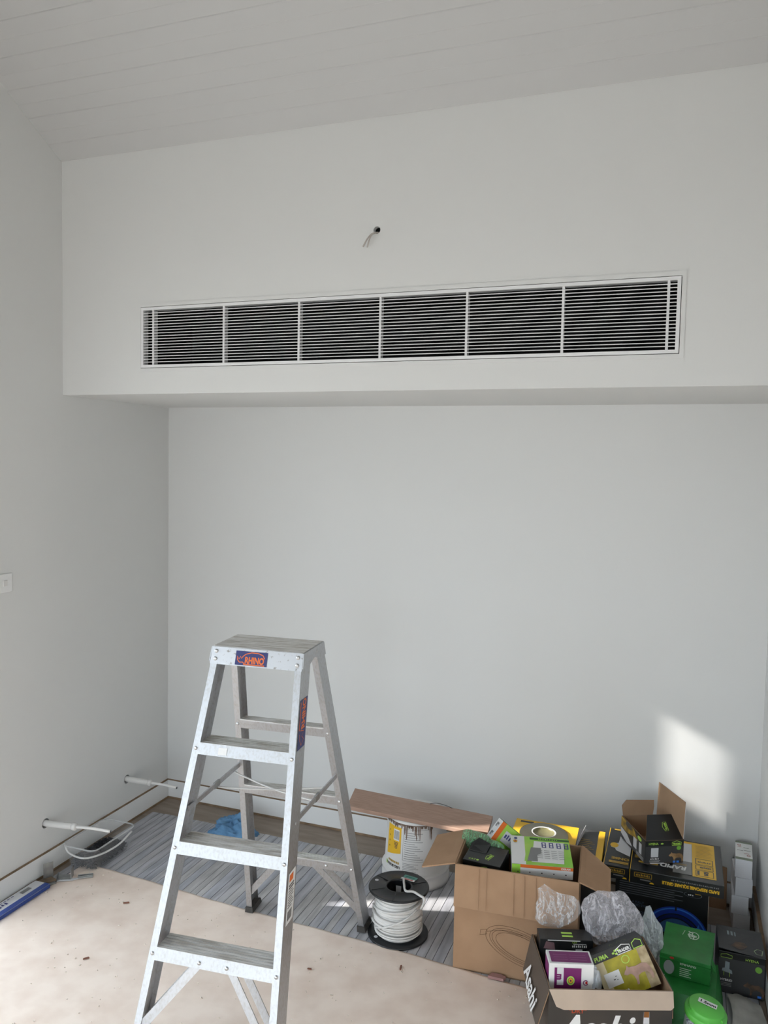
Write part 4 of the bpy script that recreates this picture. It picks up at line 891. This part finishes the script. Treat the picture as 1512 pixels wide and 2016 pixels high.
fl = Face(hy, (-a, b, 0), (0, -1, 0), (0, 0, 1)); fl.rect(0, 0.002, d2, 0.085, MATS['charcoal_print']); fl.poly([(0.0, 0.09), (0.0, 0.050), (0.05, 0.045), (0.11, 0.055), (0.16, 0.060), (0.12, 0.088)], mat('savanna_print', (0.52, 0.33, 0.04), 0.5, col2=(0.12, 0.07, 0.02), vscale=25)); fl.ell(0.075, 0.080, 0.030, 0.012, DGREY)
fl.poly([(0.0, 0.045), (0.06, 0.040), (0.11, 0.012), (0.06, 0.004), (0.0, 0.020)], OFFW); fl.rect(0.120, 0.020, 0.150, 0.060, OFFW); fl.rect(0.172, 0.020, 0.195, 0.062, OFFW); fl.ell(0.175, 0.076, 0.018, 0.008, LIME); fl.lines([(0.15, 0.004+0.005*k, 0.215, 0.006+0.005*k) for k in range(3)], OFFW)

# stack of small white boxes by the right wall
for k in range(4):
    x = 2.822+(0.004, 0.0, 0.006, 0.009)[k]; rz = (1, -2, 2, -3)[k]
    lab = ('bottom small white box of the stack by the right wall', 'second lowest small white box of the stack by the right wall', 'third small white box up in the stack by the right wall', 'topmost small white box with printed top in the stack by right wall')[k]
    root, F_ = carton('small_white_box', lab, 'box', RZ(rz, (x, -0.120, 0.0005+0.0742*k)), (0.062, 0.165, 0.0735), OFFW, 'stack of small white boxes')
    if k == 3:
        t = F_['top']; t.rect(0, 0, 0.062, 0.165, WHITEP); t.rect(0, 0, 0.062, 0.020, mat('sage_print', (0.24, 0.28, 0.20), 0.5)); t.rect(0, 0.150, 0.062, 0.165, MATS['sage_print'])
        t.lines([(0.030, 0.085, 0.056, 0.088), (0.006, 0.080, 0.028, 0.083)], DGREY); t.ring(0.048, 0.042, 0.004, 0.007, mat('faded_red_print', (0.5, 0.2, 0.18), 0.5)); t.ring(0.014, 0.130, 0.004, 0.007, MATS['faded_red_print']); t.lines([(0.032, 0.056, 0.050, 0.060), (0.008, 0.112, 0.022, 0.116)], MATS['faded_red_print']); t.lines([(0.03, 0.108, 0.05, 0.112)], MATS['sage_print'])
bm = bmesh.new(); prism(bm, [(2.704, -0.045, 0.0006), (2.782, -0.045, 0.0006), (2.780, -0.016, 0.165), (2.708, -0.016, 0.175)], (0, 0.004, 0)); tag(frombm('cardboard_offcut', bm, CARD), 'brown cardboard offcut leaning on the back wall behind the white boxes', 'cardboard')
# black carton in the right corner
root, F_ = carton('black_light_carton', 'closed black carton with faint animal picture in the right corner', 'carton', RZ(1, (2.798, -0.540, 0.0045)), (0.148, 0.165, 0.148), BLACKP)
t = F_['top']; bm = bmesh.new(); prism(bm, [(-0.075, -0.088, 0.160), (0.075, -0.088, 0.150), (0.075, 0.082, 0.1485), (-0.075, 0.082, 0.1485)], (0, 0, 0.002)); frombm('lid_flap', bm, MATS['charcoal_print'], root)
lf = Face(root, (-0.075, -0.088, 0.1625), (1, 0, -0.06), (0, 1, -0.068), 0.0008)
lf.poly([(0.078, 0.105), (0.086, 0.122), (0.098, 0.118), (0.108, 0.098), (0.140, 0.080), (0.140, 0.062), (0.104, 0.078), (0.092, 0.078), (0.080, 0.088)], mat('blue_grey_print', (0.26, 0.31, 0.34), 0.5)); hexlogo(lf, 0.128, 0.030, 0.036, 0.026, mat('pale_lime_print', (0.40, 0.50, 0.30), 0.5), None, rot=80); lf.poly([(0.040, 0.030), (0.075, 0.018), (0.095, 0.050), (0.085, 0.080), (0.060, 0.070)], mat('brown_picture_print', (0.17, 0.09, 0.05), 0.5, col2=(0.05, 0.04, 0.03), vscale=40)); lf.lines([(0.034+0.012*k, 0.108, 0.041+0.012*k, 0.138) for k in range(3)], MATS['blue_grey_print'])
f = F_['front']; f.rect(0.001, 0.002, 0.147, 0.125, MATS['charcoal_print']); f.poly([(0.012, 0.078), (0.046, 0.072), (0.044, 0.084), (0.036, 0.088), (0.036, 0.112), (0.022, 0.114), (0.021, 0.090), (0.014, 0.088)], MATS['blue_grey_print']); f.lines([(0.018, 0.062, 0.0195, 0.078), (0.036, 0.060, 0.0375, 0.076)], LIME)
f.text('HYENA', 0.085, 0.128, 0.013, LIME); hexlogo(f, 0.025, 0.134, 0.036, 0.014, LIME, None); f.ell(0.128, 0.105, 0.011, 0.011, mat('leaf_green_print', (0.18, 0.42, 0.05), 0.5)); f.text('HYBRID', 0.008, 0.044, 0.011, OFFW, bold=0.0004); f.lines([(0.010, 0.036-0.005*k, 0.044, 0.038-0.005*k) for k in range(3)], MGREY)
beast(f, 0.082, 0.010, 0.066, MATS['brown_picture_print']); f.rect(0.128, 0.006, 0.140, 0.014, BLUEL)
# crumpled off-white paper on the floor in front of it
bm = bmesh.new(); NXp, NYp = 24, 30; gv = []
for j in range(NYp+1):
    row = []
    for i in range(NXp+1):
        u, v = i/NXp, j/NYp; x = 2.755+0.105*u+0.012*math.sin(v*5); y = -0.655-0.34*v+0.02*math.sin(u*4)
        z = 0.011+0.030*abs(noise.noise((x*9, y*5, 1.7)))+0.010*abs(noise.noise((x*30, y*14, 5.0)))
        row.append(bm.verts.new((x, y, z)))
    gv.append(row)
for j in range(NYp):
    for i in range(NXp): bm.faces.new([gv[j][i], gv[j][i+1], gv[j+1][i+1], gv[j+1][i]])
tag(frombm('crumpled_paper', bm, mat('dusty_paper', (0.50, 0.48, 0.45), 0.85, var=0.2, vscale=15), None, True), 'crumpled off-white paper on the floor in the bottom right corner', 'paper')

# green cartons and jar
bm = bmesh.new(); a_ = [(2.545, -0.905, 0.0095), (2.738, -0.905, 0.0095), (2.742, -0.66, 0.0095), (2.55, -0.66, 0.0095)]; b_ = [(2.548, -0.86, 0.118), (2.705, -0.88, 0.118), (2.722, -0.66, 0.118), (2.555, -0.66, 0.118)]
va = [bm.verts.new(v) for v in a_]; vb = [bm.verts.new(v) for v in b_]
for k in range(4): bm.faces.new([va[k], va[(k+1) % 4], vb[(k+1) % 4], vb[k]])
bm.faces.new(va[::-1]); bm.faces.new(vb)
tag(frombm('green_carton', bm, GREENC), 'squashed plain green carton under the printed green box', 'carton')
root, F_ = carton('green_lamp_box', 'green printed lamp box with lifted lid behind the jar', 'lamp box', RZ(-5, (2.622, -0.690, 0.1185)), (0.160, 0.196, 0.072), GREENC)
lid = []; M_ = Matrix.Translation((0, 0.10, 0.074)) @ Matrix.Rotation(math.radians(4.5), 4, 'X')
bm = bmesh.new(); prism(bm, [M_ @ Vector(p) for p in ((-0.081, -0.205, 0), (0.081, -0.205, 0), (0.082, 0, 0), (-0.081, 0, 0))], (0, 0, 0.002)); bm.verts.ensure_lookup_table(); lido = frombm('lid', bm, GREENC, root)
root['label'] = root['label']
tf = Face(root, M_ @ Vector((-0.081, -0.205, 0.0026)), (1, 0, 0), M_.to_3x3() @ Vector((0, 1, 0)), 0.0009)
GW = mat('pale_green_print', (0.55, 0.68, 0.55), 0.5)
tf.ring(0.096, 0.158, 0.015, 0.018, GW, sq=1.2); tf.stroke([(0.066, 0.178), (0.060, 0.150)], 0.0015, GW); tf.stroke([(0.078, 0.176), (0.092, 0.170), (0.090, 0.156), (0.076, 0.160)], 0.005, GW); tf.stroke([(0.084, 0.162), (0.098, 0.154), (0.096, 0.138), (0.086, 0.140)], 0.005, GW)
tf.text('UP', 0.080, 0.148, 0.020, GW, bold=0.001, rot=-8); tf.text('ENHANS', 0.088, 0.118, 0.012, GW, rot=-90, bold=0.0005); tf.stroke([(0.104, 0.118), (0.104, 0.070)], 0.001, GW)
tf.ell(0.062, 0.105, 0.013, 0.015, mat('deep_green_print', (0.008, 0.10, 0.03), 0.5)); tf.ell(0.066, 0.106, 0.006, 0.006, ORANGE)
bm = bmesh.new(); prism(bm, [(0.0815, -0.10, 0.073), (0.0815, -0.065, 0.076), (0.092, -0.068, 0.055), (0.093, -0.096, 0.050)], (0.0015, 0, 0)); frombm('tuck_tab', bm, GREENC, root)
f = F_['front']; f.ell(0.030, 0.030, 0.017, 0.024, mat('grey_lamp_print', (0.33, 0.37, 0.37), 0.5)); f.ell(0.038, 0.064, 0.007, 0.004, RED); f.text('ENHANS', 0.064, 0.048, 0.013, GW, bold=0.0004); f.lines([(0.064, 0.036-0.0065*k, 0.100-0.006*(k % 2), 0.0385-0.0065*k) for k in range(5)], GW)
JM = Matrix.Translation((2.655, -1.005, 0.0135)) @ Matrix.Rotation(math.radians(5), 4, 'X') @ Matrix.Rotation(math.radians(6), 4, 'Y')
jar = thing('screw_jar', 'clear plastic jar with bright green screw lid beside the beer carton', 'jar', JM)
JCL = clear_mat('jar_plastic', (0.75, 0.80, 0.82), 0.16, 0.08)
bm = bmesh.new(); lathe(bm, [(0.050, 0.0), (0.054, 0.004), (0.056, 0.04), (0.056, 0.13), (0.052, 0.148), (0.050, 0.156)], 40); frombm('jar_body', bm, JCL, jar, True)
LIDG = mat('bright_green_lid', (0.11, 0.50, 0.07), 0.4)
bm = bmesh.new(); lathe(bm, [(0.058, 0.150), (0.0615, 0.152), (0.0615, 0.166), (0.059, 0.170), (0.053, 0.171), (0.052, 0.181), (0.049, 0.184), (0.002, 0.184)], 48, closed_ends=False); lo = frombm('jar_lid', bm, LIDG, jar, True)
for k in range(3):
    bm = bmesh.new(); aa = math.radians(200+k*120); bar(bm, (0.055*math.cos(aa), 0.055*math.sin(aa), 0.174), (0.0535*math.cos(aa+0.25), 0.0535*math.sin(aa+0.25), 0.174), 0.006, 0.008); frombm('lid_lug', bm, LIDG, lo)
jf = Face(jar, (-0.026, 0.006, 0.1845), (1, -0.22, 0), (0.22, 1, 0), 0.0008); jf.rect(0, 0, 0.054, 0.020, WHITEP, 'label'); jf.text('1.5mm', 0.004, 0.005, 0.015, BLACKP, bold=0.0007, sx=1.15)
bm = bmesh.new()
for _ in range(420):
    aa = random.uniform(0, 6.283); r = 0.046*math.sqrt(random.random()); p = Vector((r*math.cos(aa), r*math.sin(aa), random.uniform(0.012, 0.125))); d = Vector((random.uniform(-1, 1), random.uniform(-1, 1), random.uniform(-1, 1))).normalized()*0.0065
    bar(bm, p-d, p+d, 0.006, 0.004, (0.3, 0.2, 1))
o = frombm('jar_clips', bm, mat('blue_white_clips', (0.60, 0.66, 0.70), 0.5, col2=(0.04, 0.06, 0.16), vscale=45, lo=0.42, hi=0.55)); o.matrix_world = JM
tag(o, 'blue and white plastic clips filling the jar with green lid', 'clips', kind='stuff')

# beer carton in the front corner, full of boxes
AM = RZ(20.5, (2.352, -1.012, 0.0095)); as_ = thing('beer_carton', 'open dark beer carton with folded-out flaps at the bottom right', 'carton', AM); bpy.context.view_layer.update()
w3, d3, h3 = 0.374, 0.282, 0.243; BEER = mat('dark_beer_print', (0.030, 0.029, 0.027), 0.4, col2=(0.055, 0.045, 0.038), vscale=5)
open_carton(as_, w3, d3, h3, BEER, CARDIN, 0.004); a, b = w3/2, d3/2
flap(as_, [(-a, -b-0.0005, h3), (a, -b-0.0005, h3), (a-0.004, -b-0.022, h3-0.036), (a-0.014, -b-0.026, h3-0.042), (-a+0.040, -b-0.028, h3-0.045), (-a+0.018, -b-0.024, h3-0.038)], CARDLT, BEER, 0.004, 'front_flap', 1)
BRNP = mat('brown_beer_print', (0.085, 0.065, 0.05), 0.5)
flap(as_, [(-a-0.0005, -b, h3), (-a-0.0005, b, h3), (-a-0.030, b-0.02, h3-0.11), (-a-0.032, -b+0.015, h3-0.13)], BRNP, CARDIN, 0.004, 'left_flap', -1)
flap(as_, [(a+0.0005, -b, h3), (a+0.0005, b, h3), (a+0.012, b-0.02, h3-0.10), (a+0.012, -b+0.02, h3-0.10)], BEER, CARDIN, 0.004, 'right_flap', 1)
flap(as_, [(-a+0.01, b+0.001, h3), (a-0.01, b+0.001, h3), (a-0.02, b+0.010, h3-0.045), (-a+0.02, b+0.010, h3-0.045)], BEER, BRNP, 0.004, 'back_flap', -1)
lf = Face(as_, (-a-0.032, b-0.02, h3-0.12), (0.0, -1, 0), (0.26, 0, 1), 0.006); lf.text('Asahi', 0.03, 0.02, 0.085, WHITEP, bold=0.002, shear=0.25, sx=0.9, rot=-8)
f = Face(as_, (-a, -b, 0), (1, 0, 0), (0, 0, 1))
f.text('Asahi', 0.034, 0.084, 0.112, WHITEP, bold=0.004, shear=0.35, sx=0.86); f.text('"DRY"', 0.062, 0.170, 0.018, mat('red_orange_print', (0.42, 0.06, 0.02), 0.5), bold=0.0006, sx=1.1)
BOT = mat('amber_bottle_print', (0.34, 0.13, 0.025), 0.35, col2=(0.16, 0.05, 0.01), vscale=12)
f.poly([(0.262, 0.02), (0.330, 0.02), (0.330, 0.085), (0.322, 0.105), (0.306, 0.128), (0.304, 0.178), (0.288, 0.178), (0.286, 0.128), (0.270, 0.105), (0.262, 0.085)], BOT, 'bottle_picture'); f.rect(0.287, 0.140, 0.305, 0.160, OFFW); f.stroke([(0.262, 0.02), (0.262, 0.085), (0.270, 0.105), (0.286, 0.128), (0.288, 0.178)], 0.0015, MGREY); f.stroke([(0.330, 0.02), (0.330, 0.085), (0.322, 0.105), (0.306, 0.128), (0.304, 0.178)], 0.0015, MGREY)
def inA(x, y, z, rz=0): return AM @ Matrix.Translation((x, y, z)) @ Matrix.Rotation(math.radians(rz), 4, 'Z')
# black socket box
root, F_ = carton('socket_box', 'black socket box with lime badges at the back of the beer carton', 'box', inA(-0.090, 0.086, 0.168, -2), (0.172, 0.062, 0.110), BLACKP)
f = F_['front']; hexlogo(f, 0.050, 0.055, 0.060, 0.014, mat('dull_lime_print', (0.25, 0.33, 0.12), 0.5), 'TRADER'); f.rect(0.116, 0.050, 0.138, 0.080, OFFW); f.ell(0.127, 0.072, 0.0035, 0.003, BLACKP); f.ell(0.127, 0.060, 0.0035, 0.003, BLACKP); f.words(0.104, 0.086, 0.050, 0.008, WHITEP, 8); f.lines([(0.108, 0.096, 0.150, 0.098)], WHITEP); f.poly([(0.012, 0.080), (0.050, 0.076), (0.046, 0.100), (0.020, 0.104)], mat('dusky_pink_print', (0.16, 0.09, 0.10), 0.5)); f.rect(0.025, 0.1065, 0.13, 0.1095, WHITEP); f.text('CAT', 0.104, 0.100, 0.008, LIME)
F_['top'].lines([(0.075, 0.014, 0.110, 0.024), (0.075, 0.032, 0.110, 0.042)], LIME)
# purple box
root, F_ = carton('purple_box', 'purple and white box standing in the left of the beer carton', 'box', inA(-0.109, -0.062, 0.152, -2), (0.136, 0.070, 0.142), WHITEP)
f = F_['front']; f.rect(0.016, 0.004, 0.098, 0.130, PURPLE); f.rect(0.024, 0.075, 0.044, 0.130, OFFW); f.text('m', 0.025, 0.110, 0.024, PURPLE, bold=0.0015, rot=-90); f.ring(0.066, 0.090, 0.008, 0.012, LIME, sq=1.2); f.ring(0.066, 0.090, 0.003, 0.0065, YEL, sq=1.2); f.ring(0.112, 0.085, 0.006, 0.0085, PURPLE, a0=40, a1=330); f.ell(0.114, 0.085, 0.0035, 0.0045, RED); f.lines([(0.024+0.006*k, 0.018, 0.027+0.006*k, 0.030) for k in range(6)], mat('light_purple_print', (0.33, 0.12, 0.27), 0.5))
t = F_['top']; t.rect(0.008, 0.008, 0.130, 0.062, PURPLE); t.lines([(0.018, 0.02+0.012*k, 0.060, 0.0215+0.012*k) for k in range(3)]+[(0.068, 0.02+0.012*k, 0.118, 0.0215+0.012*k) for k in range(3)], MATS['light_purple_print']); F_['left'].rect(0.006, 0.004, 0.064, 0.134, PURPLE)
# puma box, tipped over to one side
PR = AM.to_3x3().to_4x4() @ Matrix.Rotation(math.radians(-6), 4, 'Z') @ Matrix.Rotation(math.radians(-22), 4, 'X') @ Matrix.Rotation(math.radians(-24), 4, 'Y')
PM = Matrix.Translation(Vector((2.436, -1.041, 0.262))-PR @ Vector((0, 0, 0.070))) @ PR
root = thing('puma_box', 'yellow and black double socket box with puma picture tipped in beer carton', 'box', PM); wq, dq, hq = 0.172, 0.085, 0.142
bm = bmesh.new(); addbox(bm, (-wq/2, 0, 0), (wq/2, dq, hq), None, 0.0012); frombm('carton_body', bm, BLACKP, root)
f = Face(root, (-wq/2, 0, 0), (1, 0, 0), (0, 0, 1)); f.rect(0.001, 0.001, wq-0.001, hq*0.80, PUMAY); f.rect(0.001, 0.001, 0.030, hq*0.80, mat('cream_print', (0.62, 0.54, 0.33), 0.5)); f.poly([(wq-0.034, 0.0), (wq-0.001, 0.0), (wq-0.001, hq*0.8), (wq-0.030, hq*0.8)], mat('pale_rock_print', (0.50, 0.40, 0.24), 0.5, col2=(0.28, 0.20, 0.10), vscale=35))
f.text('PUMA', 0.006, hq*0.84, 0.0175, LIME, bold=0.0006, sx=0.95)
for du, dv in ((0.070, 0.004), (0.078, 0.009), (0.086, 0.010), (0.079, 0.000), (0.090, 0.003)): f.ell(du, hq*0.85+dv, 0.0045, 0.003, LIME)
hexlogo(f, wq-0.022, hq*0.90, 0.030, 0.024, LIME, None); hexlogo(f, wq-0.068, hq*0.90, 0.046, 0.024, WHITEP, 'TRADER'); f.rect(0.016, 0.040, 0.066, 0.080, WHITEP, 'socket_picture'); f.lines([(0.040, 0.056, 0.046, 0.059), (0.048, 0.064, 0.053, 0.066), (0.050, 0.054, 0.054, 0.056)], DGREY); beast(f, 0.076, 0.022, 0.085, PINKT); f.ell(0.098, 0.098, 0.013, 0.012, LIME); f.ell(0.098, 0.098, 0.0105, 0.0095, PUMAY); f.text('PUP10', 0.036, 0.012, 0.014, WHITEP, bold=0.0008); f.lines([(0.036, 0.005, 0.075, 0.007)], WHITEP)
t = Face(root, (-wq/2, 0, hq), (1, 0, 0), (0, 1, 0)); t.stroke([(0.070, 0.02), (0.074, 0.045), (0.080, 0.02), (0.088, 0.04), (0.094, 0.02), (0.102, 0.046), (0.108, 0.02), (0.118, 0.04), (0.126, 0.02)], 0.0022, MATS['dull_lime_print'])
# plastic wrap pieces
FILM = clear_mat('clear_film', (0.85, 0.86, 0.88), 0.08, 0.10, 0.0, 40, 0.42); BUB = clear_mat('bubble_wrap', (0.78, 0.76, 0.80), 0.22, 0.12, 0.3, 130, 0.35)
wb = crumple('wrapped_fitting', 'light fitting in clear bag with black lead inside the beer carton', 'wrapped fitting', (2.352, -1.104, 0.222), (0.020, 0.016, 0.068), mat('milky_plastic', (0.52, 0.55, 0.58), 0.3, var=0.35, vscale=30), 5, 0.35, 4, 20)
bm = bmesh.new(); tube(bm, bez([(-0.006, -0.020, 0.012), (0.002, -0.023, 0.006), (0.008, -0.022, -0.014), (0.014, -0.019, -0.036)]), 0.003, 8); frombm('black_lead', bm, RUBBER, wb, True)
film('bubble_wrap_bag', 'crumpled bubble wrap bag leaning on right flap behind the beer carton', 'plastic bag', (2.378, -0.888, 0.335), (0.088, 0.062, 0.092), BUB, 8, 18, ((150, 0.25, 22), (335, 0.30, 26), (250, 0.15, 25)), 0.55)
film('clear_plastic_bag', 'crumpled clear plastic bag over the front of the large carton', 'plastic bag', (2.205, -0.915, 0.338), (0.070, 0.040, 0.060), FILM, 11, 10, ((122, 0.75, 13), (20, 0.2, 25), (225, 0.25, 30)), 0.25, 9, 1.3, 22)
film('white_plastic_bag', 'twisted white plastic bag poking up beside the green lamp box', 'plastic bag', (2.502, -0.755, 0.225), (0.040, 0.030, 0.075), clear_mat('white_film', (0.66, 0.72, 0.74), 0.42, 0.2, 0.0, 40, 0.5), 14, 0, ((102, 0.5, 18), (190, 0.4, 20), (285, 0.3, 20)), 0.7, 10, 1.4, 26)
bm = bmesh.new(); prism(bm, [(1.965, -0.868, 0.0098), (2.020, -0.866, 0.0098), (2.026, -0.850, 0.0098), (2.006, -0.842, 0.0098), (1.975, -0.845, 0.0098)], (0, 0, 0.010)); tag(frombm('plastic_clip', bm, mat('dusty_pink_plastic', (0.36, 0.20, 0.19), 0.5)), 'small dusty pink plastic clip on the floor under the large carton', 'clip')
